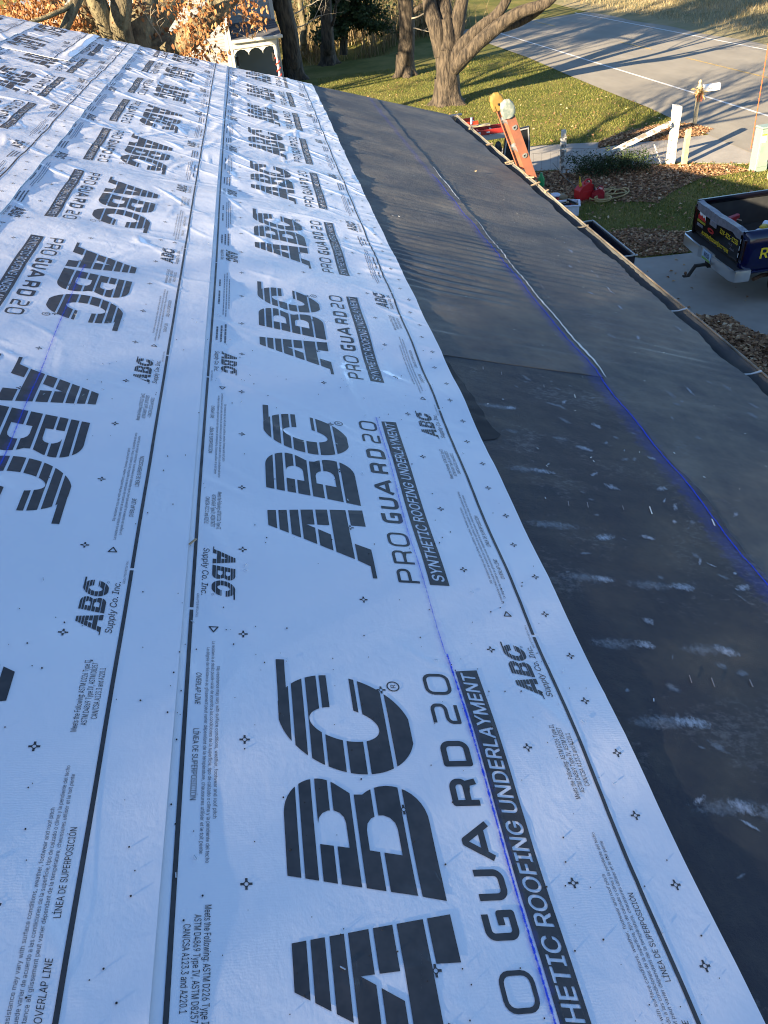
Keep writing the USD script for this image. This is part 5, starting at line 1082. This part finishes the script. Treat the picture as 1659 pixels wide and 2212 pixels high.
g9 = ground_at(1668, 388); stake('tan_post', 'tan wooden post at the right edge of the picture, beside the pedestal', g9, 1.05, .17, (.015, .02), tan_wood, 'post', None, 12)

# ------------------------------------------------------------------ pickup
tr = thing('pickup_truck', 'dark blue roofing pickup with yellow lettering and chrome rear bumper', 'pickup truck', (7.32, 12.61, .012), (1.9, 0, -.8))
def bedside(s):
    pr = [(.80, 1.30), (.82, 1.325), (.86, 1.328), (.90, 1.312), (.935, 1.275), (.958, 1.22), (.974, 1.13), (.985, 1.02), (.985, .86), (.97, .72), (.93, .62), (.88, .60), (.86, .66), (.86, 1.20), (.80, 1.26)]
    L = 2.05; secs = [0.0, .03, .08, .17, 2.0, 2.05]; ins = [.085, .045, .015, 0, 0, .0]; v = []
    for x, q in zip(secs, ins): v += [(x, s * (y - q * (y > .87)), z) for y, z in pr]
    k = len(pr); n = len(secs); f = [[i * k + j, i * k + (j + 1) % k, (i + 1) * k + (j + 1) % k, (i + 1) * k + j] for i in range(n - 1) for j in range(k)]
    t = trimesh.Trimesh(np.array(v), np.array([[a_[0], a_[1], a_[2]] for a_ in f] + [[a_[0], a_[2], a_[3]] for a_ in f]), process=False)
    for base in (0, (n - 1) * k):
        tv, tf_ = trimesh.creation.triangulate_polygon(Polygon(pr), engine='earcut'); m_ = len(t.vertices); x = secs[0] if base == 0 else secs[-1]
        q = ins[0] if base == 0 else 0; t = trimesh.util.concatenate([t, trimesh.Trimesh(np.stack([np.full(len(tv), x), s * (tv[:, 0] - q * (tv[:, 0] > .87)), tv[:, 1]], 1), tf_, process=False)])
    t.merge_vertices(); t.fix_normals()
    import manifold3d as m3
    try:
        A_ = m3.Manifold(m3.Mesh(np.asarray(t.vertices, np.float32), np.asarray(t.faces, np.uint32)))
        cy = m3.Manifold.cylinder(.6, .47, .47, 32, True).rotate([90, 0, 0]).translate([1.02, s * .95, .44])
        r_ = (A_ - cy); 
        if r_.num_tri() > 10: return r_
    except Exception: pass
    return t
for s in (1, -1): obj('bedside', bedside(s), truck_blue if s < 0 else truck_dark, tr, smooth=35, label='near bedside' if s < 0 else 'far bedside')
obj('bed_floor', cbox((.06, -.86, .70), (2.05, .86, .76)), bedliner, tr); obj('bed_front', cbox((2.0, -.86, .76), (2.05, .86, 1.30)), bedliner, tr)
for s in (1, -1): obj('bed_liner', cbox((.07, s * .845, .76), (2.0, s * .858, 1.27)), bedliner, tr)
tg = obj('tailgate', cbox((-.01, -.80, .79), (.06, .80, 1.29), .02), truck_dark, tr)
cp = trimesh.creation.box(extents=(.11, 1.62, .05)).subdivide_to_size(.06); v = cp.vertices + [.03, 0, 1.295]; v = v + .012 * (meshkit.noise(v * 14)[:, None] - .5) + [0, 0, 0] ; v[:, 2] += .02 * (meshkit.noise(np.stack([v[:, 1] * 5, v[:, 1] * 0, v[:, 1] * 0], 1)) - .5)
obj('tape_strip', (v, cp.faces), tape_grey, tg, smooth=40)
tp_ = trimesh.creation.box(extents=(.012, 1.55, .09)).subdivide_to_size(.05); v = tp_.vertices + [-.018, 0, 1.235]; v[:, 2] += (v[:, 2] < 1.24) * .05 * (meshkit.noise(np.stack([v[:, 1] * 6, v[:, 1] * 0, v[:, 1] * 0], 1)) - .5); obj('tape_strip', (v, tp_.faces), tape_grey, tg, smooth=40)
obj('handle', cbox((-.03, .02, 1.08), (-.008, .26, 1.18), .01), tape_grey, tg)
def on_gate(v, f, yc, z, x=-.0135):     # facing backwards: reading runs towards -y
    return np.stack([np.full(len(v), x), yc - v[:, 0], z + v[:, 1]], 1), f
def gate_text(nm, s, y0, z, h, mat, width=None, bold=True):
    v, f = text_flat(s, h, bold); v = v.copy()
    if width: v[:, 0] *= width / np.ptp(v[:, 0])
    obj(nm, on_gate(v, f, y0, z), mat, tg)
gate_text('phone_number', '319-321-3130', -.10, 1.06, .075, yellow_vinyl, .62)
gate_text('service_lettering', 'ROOFING', .50, .835, .055, yellow_vinyl, .31); gate_text('service_lettering', 'SIDING', .145, .835, .055, yellow_vinyl, .24); gate_text('service_lettering', 'GUTTERS', -.13, .835, .055, yellow_vinyl, .35)
for y in (.165, -.115): obj('divider', cbox((-.0165, y - .006, .82), (-.0135, y + .006, .91)), yellow_vinyl, tg)
gate_text('badge', '4x4', -.50, .92, .045, grey_vinyl, .14); gate_text('badge', 'XLT', -.44, .985, .035, grey_vinyl, .13)
em = affinity.scale(Point(0, 0).buffer(1, 16), .115, .042); v, f = flat(em); obj('emblem', on_gate(v, f, .20, .985), red_vinyl, tg)
v, f = flat(affinity.scale(em, .6, .3)); obj('emblem_mark', on_gate(v, f, .20, .985, -.0150), tail_red, tg)
def sign(nm, pts, mat, x=-.0135): 
    v, f = flat(Polygon(pts)); obj(nm, on_gate(v, f, .72, 1.0, x), mat, tg)
sign('sign_red', [(0, .09), (.07, .19), (.10, .235), (.17, .19), (.22, .215), (.27, .16), (.30, .05), (0, .05)], red_vinyl)
sign('sign_white', [(.035, .155), (.10, .235), (.16, .20), (.22, .22), (.28, .17), (.29, .08), (.24, .13), (.20, .105), (.15, .14), (.10, .115)], white_vinyl, -.0150)
sign('sign_yellow_band', [(0, .0), (0, .038), (.30, .038), (.30, .0)], M('sign_band', (0.45, .38, .03), .5)); gate_text('sign_lettering', 'CONSTRUCTION', .71, 1.008, .022, truck_dark, .28)
sign('sign_grey_band', [(0, -.075), (0, -.025), (.22, -.025), (.22, -.075)], tape_grey)
for z in (.88, 1.0, 1.12): obj('seam_mark', cbox((-.012, -.795, z), (-.006, -.785, z + .07)), white_vinyl, tg)
for s in (1, -1):
    obj('tail_light', cbox((.0, s * .815, .84), (.12, s * .925, 1.22), .02), tail_red if s > 0 else M('dark_tail_lens', (.02, .004, .005), .12, coat=.5), tr)
obj('reflector', cbox((.09, -.962, 1.06), (.16, -.940, 1.11), .01), white_vinyl, tr)
# bumper, swept round at the ends
path = [(.16, .985), (.02, .985), (-.08, .96), (-.13, .86), (-.14, .50), (-.14, .26), (-.10, .22), (-.10, -.22), (-.14, -.26), (-.14, -.50), (-.13, -.86), (-.08, -.96), (.02, -.985), (.16, -.985)]
prf = [(.0, .52), (-.012, .54), (-.015, .66), (-.008, .715), (.015, .72), (.05, .72), (.05, .70), (.018, .70), (.012, .54)]
bv = []
P_ = np.array(path); T_ = np.gradient(P_, axis=0); T_ /= np.linalg.norm(T_, axis=1, keepdims=True); N_ = np.stack([-T_[:, 1], T_[:, 0]], 1)
for (x, y), nrm_ in zip(path, N_):
    inward = nrm_ if nrm_ @ (np.array([.9, 0]) - np.array([x, y])) > 0 else -nrm_
    bv += [(x + inward[0] * q, y + inward[1] * q, z) for q, z in prf]
k = len(prf); bf = [[i * k + j, i * k + (j + 1) % k, (i + 1) * k + (j + 1) % k, (i + 1) * k + j] for i in range(len(path) - 1) for j in range(k)]
bm = trimesh.Trimesh(*MB().add(np.array(bv), np.array(bf)).get(), process=False); bm.fix_normals(); bp = obj('rear_bumper', bm, chrome, tr, smooth=40)
obj('step_pad', poly_mesh(Polygon([(-.10, .93), (-.118, .5), (-.118, .28), (-.08, .22), (-.08, -.22), (-.118, -.28), (-.118, -.5), (-.10, -.93), (.12, -.95), (.12, .95)]), .705, .728), rubber, bp)
obj('plate_recess', cbox((-.105, -.20, .53), (-.095, .20, .70)), rubber, bp)
pl_ = obj('licence_plate', cbox((-.125, -.155, .545), (-.117, .155, .71), .003), plate_blue, bp)
UsdGeom.Xformable(pl_)
obj('plate_band', cbox((-.1275, -.150, .548), (-.1255, .150, .585)), plate_green, bp)
v, f = text_flat('WIQ', .075, True); v = v * [.9, 1]; obj('plate_lettering', (np.stack([np.full(len(v), -.1275), .10 - v[:, 0], .60 + v[:, 1]], 1), f), navy_ink, bp)
obj('bumper_hole', cbox((-.145, .36, .60), (-.12, .44, .66), .01), rubber, bp)
ht = obj('hitch', cbox((-.10, -.06, .42), (.5, .06, .53), .01), rubber, tr)
hb = MB(); hb.tm(beam((-.08, 0, .47), (-.30, 0, .47), .05, .05)); hb.tm(beam((-.285, 0, .49), (-.40, 0, .30), .05, .05)); hb.tm(beam((-.385, 0, .305), (-.50, 0, .305), .06, .03)); obj('ball_mount', hb.get(), rubber, ht)
bl_ = obj('ball', lathe([(0, .39), (.018, .385), (.026, .365), (.022, .345), (.012, .335), (.014, .315), (0, .315)], 14), rust, ht, smooth=True); UsdGeom.Xformable(bl_).AddTranslateOp().Set(Gf.Vec3d(-.46, 0, 0))
v, f = text_flat('ROOFING', .17, True); obj('side_lettering', (np.stack([.24 + v[:, 0] * 1.05, np.full(len(v), -.9905), .90 + v[:, 1]], 1), f), yellow_vinyl, tr)
obj('side_moulding', cbox((.1, -.992, .655), (.72, -.955, .685), .006), truck_blue, tr)
def wheel(x, y):
    sgn = -1 if y < 0 else 1
    tyre = lathe([(.24, -.12), (.34, -.125), (.37, -.10), (.385, -.05), (.385, .05), (.37, .10), (.34, .125), (.24, .12)], 36, 'y'); w = obj('wheel', (tyre[0] + [x, y, .385], tyre[1]), rubber, tr, smooth=40)
    rim = lathe([(0, -.04 * sgn), (.08, -.05 * sgn), (.10, .0), (.2, .03 * sgn), (.235, .10 * sgn), (.245, .118 * sgn)], 24, 'y'); obj('rim', (rim[0] + [x, y, .385], rim[1]), alum_dull, w, smooth=30)
for x in (1.02, 4.72):
    for y in (-.86, .86): wheel(x, y)
obj('frame', cbox((.15, -.5, .42), (5.2, .5, .60)), rubber, tr)
ex = obj('exhaust_pipe', tube([(1.0, -.62, .42), (.6, -.64, .42), (.42, -.70, .40)], .035, 10), rust, tr)
cabp = Polygon([(2.10, .62), (2.10, 1.35), (2.35, 1.92), (3.45, 1.95), (4.15, 1.35), (5.35, 1.25), (5.55, 1.1), (5.6, .62)])
t = poly_mesh(cabp, -.95, .95); t.apply_transform(np.array([[1, 0, 0, 0], [0, 0, 1, 0], [0, 1, 0, 0], [0, 0, 0, 1.0]])); t.fix_normals(); cab = obj('cab', t, truck_blue, tr)
for s in (1, -1):
    w_ = poly_mesh(Polygon([(2.4, 1.40), (2.5, 1.85), (3.35, 1.87), (3.85, 1.40)]), 0, .004); w_.apply_transform(np.array([[1, 0, 0, 0], [0, 0, 1, s * .953], [0, 1, 0, 0], [0, 0, 0, 1.0]])); obj('side_window', w_, black_paint, cab)
# things in the bed
def in_bed(x, y, z=.775): return np.array([7.32 + x, 12.61 + y - x * .014, z + .012 + y * .033])
c_ = in_bed(.42, .28); ng = thing('red_tool', 'red and grey hand tool standing in the pickup bed', 'tool', c_, (0, 0, 25))
obj('body', cbox((-.14, -.04, .30), (.16, .04, .38), .015), can_dark_red, ng); obj('grip', cbox((.02, -.03, .10), (.10, .03, .31), .012), can_red, ng); obj('base', cbox((-.05, -.06, .0), (.18, .06, .12), .02), tote_white, ng); obj('lever', beam((.1, 0, .30), (.30, .02, .22), .03, .02), alum, ng)
c_ = in_bed(.72, -.30); yt = thing('tape_roll', 'yellow and white roll standing in the pickup bed', 'tape roll', c_, (0, 0, 40))
ring = lathe([(.07, -.05), (.14, -.05), (.14, .05), (.07, .05), (.07, -.05)], 24, 'y'); obj('roll', (ring[0] + [0, 0, .30], ring[1]), tote_white, yt, smooth=30); obj('wrapper', cbox((-.22, -.06, .22), (-.08, .05, .42), .02), cap_yellow, yt); obj('carton', cbox((-.2, -.15, 0), (.2, .15, .158), .01), kraft, yt)
c_ = in_bed(.55, -.55); tag(obj('white_bucket', (lathe([(0, 0), (.13, 0), (.15, .36), (.158, .37), (.15, .38), (0, .385)], 20)[0] + c_, lathe([(0, 0), (.13, 0), (.15, .36), (.158, .37), (.15, .38), (0, .385)], 20)[1]), tote_white, smooth=30), 'white bucket in the near corner of the pickup bed', 'bucket')
c_ = in_bed(.30, .55); lid = lathe([(0, .0), (.13, .0), (.14, .012), (.13, .02), (0, .022)], 20); tag(obj('olive_disc', (lid[0] + c_ + [0, 0, .05], lid[1]), M('olive_lid', (.22, .25, .03), .5), smooth=30), 'olive green lid lying in the far corner of the pickup bed', 'lid')
c_ = in_bed(1.05, -.35); tag(obj('work_glove', (trimesh.creation.icosphere(2, .1).vertices * [1.3, .7, .5] + c_ + [0, 0, .40], trimesh.creation.icosphere(2, .1).faces), kraft, smooth=True), 'tan crumpled work glove on the load in the pickup bed', 'glove')
c_ = in_bed(1.05, -.35); tag(obj('blue_carton', cbox(c_ + [-.2, -.2, 0], c_ + [.25, .2, .33], .01), M('pale_carton', (.30, .42, .46), .7)), 'pale blue carton in the pickup bed at the picture edge', 'carton')

# ------------------------------------------------------------------ dump trailer under the gutter
tl = thing('dump_trailer', 'black open topped trailer pulled in under the gutter', 'trailer')
TX, TY0, TY1, TZ = 5.36, 11.5, 13.35, 1.28
for (lo, hi) in (((TX - .03, TY0, .55), (TX, TY1, TZ)), ((3.9, TY0, .55), (3.93, TY1, TZ)), ((3.93, TY0, .55), (TX - .03, TY0 + .03, TZ)), ((3.93, TY1 - .03, .55), (TX - .03, TY1, TZ))): obj('side_panel', cbox(lo, hi), M('navy_panel', (.010, .012, .024), .4) if '/World/Looks/navy_panel' not in [str(p.GetPath()) for p in stage.GetPrimAtPath('/World/Looks').GetChildren()] else '/World/Looks/navy_panel', tl)
obj('floor', cbox((3.93, TY0 + .03, .55), (TX - .03, TY1 - .03, .58)), black_paint, tl)
for (p, q) in (((TX, TY0 - .02, TZ + .012), (TX, TY1, TZ + .012)), ((3.9, TY0, TZ + .012), (TX + .04, TY0, TZ + .012)), ((3.9, TY1, TZ + .012), (TX, TY1, TZ + .012)), ((3.9, TY0, TZ + .012), (3.9, TY1, TZ + .012))): obj('top_rim', beam(p, q, .022, .02), alum_dull, tl)
for y in (12.1, 12.75):
    for x in (3.8, 5.2):
        w_ = lathe([(.15, -.08), (.27, -.09), (.29, 0), (.27, .09), (.15, .08), (.05, .05), (0, .05)], 20, 'x'); obj('wheel', (w_[0] + [x - .15 if x > 5 else x + .2, y, .29], w_[1]), rubber, tl, smooth=40)

# ------------------------------------------------------------------ utility vehicle with ladders on its rack
YV = 18.3
uv_ = thing('utility_truck', 'black work vehicle with its rear door open and ladders on its rack', 'truck')
dl, dr_, dt = at(1083, 300, YV), at(1145, 280, YV), at(1143, 276, YV)
zt_ = dt[2]; x0, x1 = at(1089, 292, YV)[0], dt[0]
dz0 = .55
outer = Polygon([(x0 - .12, dz0), (x0 - .05, dz0 + .7), (x0 + .03, zt_ - .06), (x0 + .10, zt_), (x1, zt_ + .04), (x1 + .02, zt_ - .3), (x1 + .02, dz0)])
inner = outer.buffer(-.055, join_style=1)
def vy(pg, y0, y1):
    t = poly_mesh(pg, 0, y1 - y0); t.apply_transform(np.array([[1, 0, 0, 0], [0, 0, 1, y0], [0, 1, 0, 0], [0, 0, 0, 1.0]])); t.faces = t.faces[:, ::-1]; t.fix_normals(); return t
dpan = obj('rear_door', vy(outer.difference(inner), YV - .03, YV + .03), black_paint, uv_)
obj('door_trim', vy(outer.buffer(-.02).difference(outer.buffer(-.045)), YV - .045, YV - .031), alum_dull, dpan); obj('door_panel', vy(inner, YV - .01, YV + .01), black_paint, dpan)
obj('body', cbox((1.9, YV + .3, .45), (3.5, YV + 4.2, 1.25), .06), black_paint, uv_)
for x in (1.95, 4.45):
    for y in (YV + .2, YV + 3): obj('rack_post', beam((min(x, 3.4), y, 1.2), (x, y, at(1040, 300, YV)[2] - .06), .05, .05, (0, 1, 0)), alum_dull, uv_)
for y in (YV + .2, YV + 3): obj('rack_bar', beam((1.9, y, at(1040, 300, YV)[2] - .04), (4.85, y, at(1040, 300, YV)[2] - .04), .045, .045), alum_dull, uv_)
obj('mirror', (trimesh.creation.icosphere(2, .1).vertices * [.9, .5, 1.7] + at(1076, 322, YV), trimesh.creation.icosphere(2, .1).faces), black_paint, uv_, smooth=True)
for y in (YV + .8, YV + 3.4):
    for x in (2.05, 3.35):
        w_ = lathe([(0, -.05), (.2, -.09), (.33, -.1), (.36, 0), (.33, .1), (.2, .09), (0, .05)], 20, 'x'); obj('wheel', (w_[0] + [x, y, .36], w_[1]), rubber, uv_, smooth=40)
def rack_ladder(label, mat, y, z, x0_, x1_, lying):
    L = thing('rack_ladder', label, 'ladder')
    for dy in (0, .40):
        obj('rail', cbox((x0_, y + dy, z), (x1_, y + dy + .03, z + .10), .004), mat, L)
    x = x0_ + .15
    while x < x1_ - .05: obj('rung', cbox((x, y + .03, z + .03), (x + .03, y + .40, z + .06)), alum, L); x += .3
    return L
zr = at(1030, 288, YV)[2]
l1 = rack_ladder('red fibreglass ladder lying level on the rack, behind the orange ladder', red_paint, YV - .05, zr - .045, 2.0, x0 + .25, 0)
obj('sticker', cbox((at(1016, 288, YV)[0], YV - .054, zr - .025), (at(1037, 288, YV)[0], YV - .0505, zr + .03)), white_vinyl, l1); obj('sticker', cbox((at(1050, 288, YV)[0], YV - .054, zr - .012), (at(1057, 288, YV)[0], YV - .0505, zr + .015)), white_vinyl, l1)
l2 = rack_ladder('dull aluminium ladder strapped just under the red ladder on the rack', alum_dull, YV - .02, zr - .17, 2.0, x0 + .2, 0)
l3 = rack_ladder('second red ladder lying on top of the rack load', M('bright_red_rail', (.55, .06, .02), .45), YV + .35, zr + .08, 2.0, at(1042, 270, YV)[0], 0)
tag(obj('wood_plank', cbox((at(1000, 268, YV)[0], YV + .1, zr + .10), (at(1062, 268, YV)[0], YV + .22, zr + .135), .004), tan_wood), 'tan board lying on the ladders on the rack', 'board')
tag(obj('blue_pipe', tube([at(1018, 268, YV), at(1018, 254, YV)], .03, 8), M('pale_pipe', (.35, .45, .58), .5), smooth=True), 'pale blue pipe end poking up above the ladder rack', 'pipe')

# ------------------------------------------------------------------ things on the grass
def gas_can(label, loc, rz, sc, mat, spout):
    g = thing('fuel_can', label, 'fuel can', loc, (0, 0, rz))
    pr = Polygon([(-.17, 0), (.17, 0), (.18, .06), (.18, .22), (.14, .30), (.04, .35), (-.10, .30), (-.18, .22), (-.18, .06)]).buffer(.01)
    b_ = trimesh.creation.extrude_polygon(pr, .22, engine='earcut'); v = b_.vertices * sc
    t = trimesh.Trimesh(np.stack([v[:, 0], v[:, 2] - .11 * sc, v[:, 1]], 1), b_.faces[:, ::-1]); t.fix_normals(); hull = cbox((-.18 * sc, -.11 * sc, .01), (.18 * sc, .11 * sc, .24 * sc), .03)
    obj('body', t, mat, g, smooth=30)
    a_ = np.linspace(-.3, 3.3, 12); obj('handle', tube(np.stack([(.06 + .085 * np.cos(a_)) * sc, 0 * a_, (.335 + .075 * np.sin(a_)) * sc], 1), .018 * sc, 8), mat, g, smooth=True)
    obj('cap', tube([(-.11 * sc, 0, .30 * sc), (-.125 * sc, 0, .36 * sc)], .035 * sc, 10), black_paint if spout else cap_yellow, g, smooth=30)
    obj('spout', tube([(-.125 * sc, 0, .34 * sc), (-.14 * sc, 0, .46 * sc), (-.15 * sc, 0, .50 * sc)], [.02 * sc, .016 * sc, .012 * sc], 8), black_paint if spout else cap_yellow, g, smooth=30)
    for y in (-.112, .112): obj('side_rib', cbox((-.11 * sc, y * sc - .006, .06 * sc), (.11 * sc, y * sc + .006, .2 * sc), .004), mat, g)
    return g
gas_can('large red plastic fuel can with yellow spout on the leaves', ground_at(1262, 431), 12, 1.12, can_red, 0); gas_can('small dark red fuel can tucked right of the large red one', ground_at(1291, 432), -20, .78, can_dark_red, 1)
gt = ground_at(1222, 462); tote = thing('white_tote', 'white plastic tote full of tools beside the gutter', 'tote', gt, (0, 0, -18))
obj('floor', cbox((-.27, -.2, 0), (.27, .2, .02)), tote_white, tote)
for lo, hi in (((-.29, -.21, 0), (-.27, .21, .24)), ((.27, -.21, 0), (.29, .21, .24)), ((-.27, -.21, 0), (.27, -.19, .24)), ((-.27, .19, 0), (.27, .21, .24))): obj('side_panel', cbox(lo, hi, .004), tote_white, tote)
for lo, hi in (((-.32, -.24, .225), (-.272, .24, .25)), ((.272, -.24, .225), (.32, .24, .25)), ((-.272, -.24, .225), (.272, -.192, .25)), ((-.272, .192, .225), (.272, .24, .25))): obj('rim', cbox(lo, hi, .005), tote_white, tote)
r4 = np.random.default_rng(44)
for k in range(13):
    a_ = r4.uniform(0, 3.1); c_ = gt + np.array([r4.uniform(-.15, .15), r4.uniform(-.11, .11), .13 + .15 * r4.random()]); d = np.array([math.cos(a_), math.sin(a_), r4.uniform(-.15, .35)]) * .13
    tag(obj('hand_tool', beam(c_ - d, c_ + d, r4.uniform(.03, .06), r4.uniform(.02, .05)), [black_paint, wood_raw, alum, kraft, rubber, can_dark_red][k % 6]), ['black', 'wooden', 'metal', 'tan', 'rubber gripped', 'red'][k % 6] + ' hand tool ' + ['at the left', 'in the middle', 'on the right'][k // 6 if k < 12 else 2] + ' of the white tote', 'tool', 'tools heaped in the white tote')
gb = ground_at(1196, 445); rb = lathe([(0, 0), (.10, 0), (.115, .19), (.12, .2), (.108, .2), (.098, .02), (0, .02)], 18); tag(obj('red_pail', (rb[0] + gb, rb[1]), can_red, smooth=30), 'small red pail behind the white tote', 'pail')
tag(obj('white_rag', (trimesh.creation.icosphere(2, .12).vertices * [1.2, .8, .45] + gb + [.02, .03, .24], trimesh.creation.icosphere(2, .12).faces), tote_white, smooth=True), 'crumpled white rag on the small red pail', 'rag')
gk = ground_at(1213, 438); tag(obj('paper_bag', cbox(gk + [-.18, -.02, 0], gk + [.16, .22, .17], .05), kraft), 'tan paper bag right behind the red pail', 'paper bag')
gk = ground_at(1180, 436); tag(obj('tool_bag', cbox(gk + [-.2, -.1, 0], gk + [.12, .2, .22], .06), black_paint), 'black tool bag showing over the gutter left of the red pail', 'tool bag')
gk = ground_at(1160, 410); bt = lathe([(0, 0), (.07, .0), (.085, .05), (.085, .26), (.04, .34), (.03, .40), (0, .40)], 16); tag(obj('green_bottle', (bt[0] + gk + [.1, 0, 0], bt[1]), green_plastic, smooth=40), 'bright green bottle beside the foot of the orange ladder', 'bottle')
hs = thing('rope_coil', 'loose coil of tan rope on the grass right of the fuel cans', 'rope'); gh = ground_at(1318, 424)
for k in range(5):
    a_ = np.linspace(0, 2 * np.pi * .93, 26) + k; rx, ry = r4.uniform(.22, .48), r4.uniform(.2, .34); o = r4.normal(0, .09, 2)
    obj('rope_loop', tube(np.stack([gh[0] + o[0] + rx * np.cos(a_), gh[1] + o[1] + ry * np.sin(a_), .04 + .10 * meshkit.noise(np.stack([a_ * 1.2, a_ * 0 + k, a_ * 0], 1))], 1), .016, 5), hose_mat, hs, smooth=True)
gq = ground_at(1296, 434); a_ = np.linspace(0, 2 * np.pi * 2.6, 50); obj('rope_loop', tube(np.stack([gq[0] + .02 + (.17 + .012 * a_ / 6) * np.cos(a_), gq[1] - .12 + (.15) * np.sin(a_), .03 + .006 * a_], 1), .016, 5), hose_mat, hs, smooth=True)
obj('rope_end', tube([gh + [.3, -.1, .05], gh + [.55, -.28, .03], gh + [.8, -.42, .025]], .016, 5), hose_mat, hs, smooth=True)
tag(obj('tan_leaf', litter_mesh([roof(np.array(8.1), np.array(2.52), .012)], np.random.default_rng(2), .09), kraft), 'single pale leaf lying on the far dark felt', 'leaf')
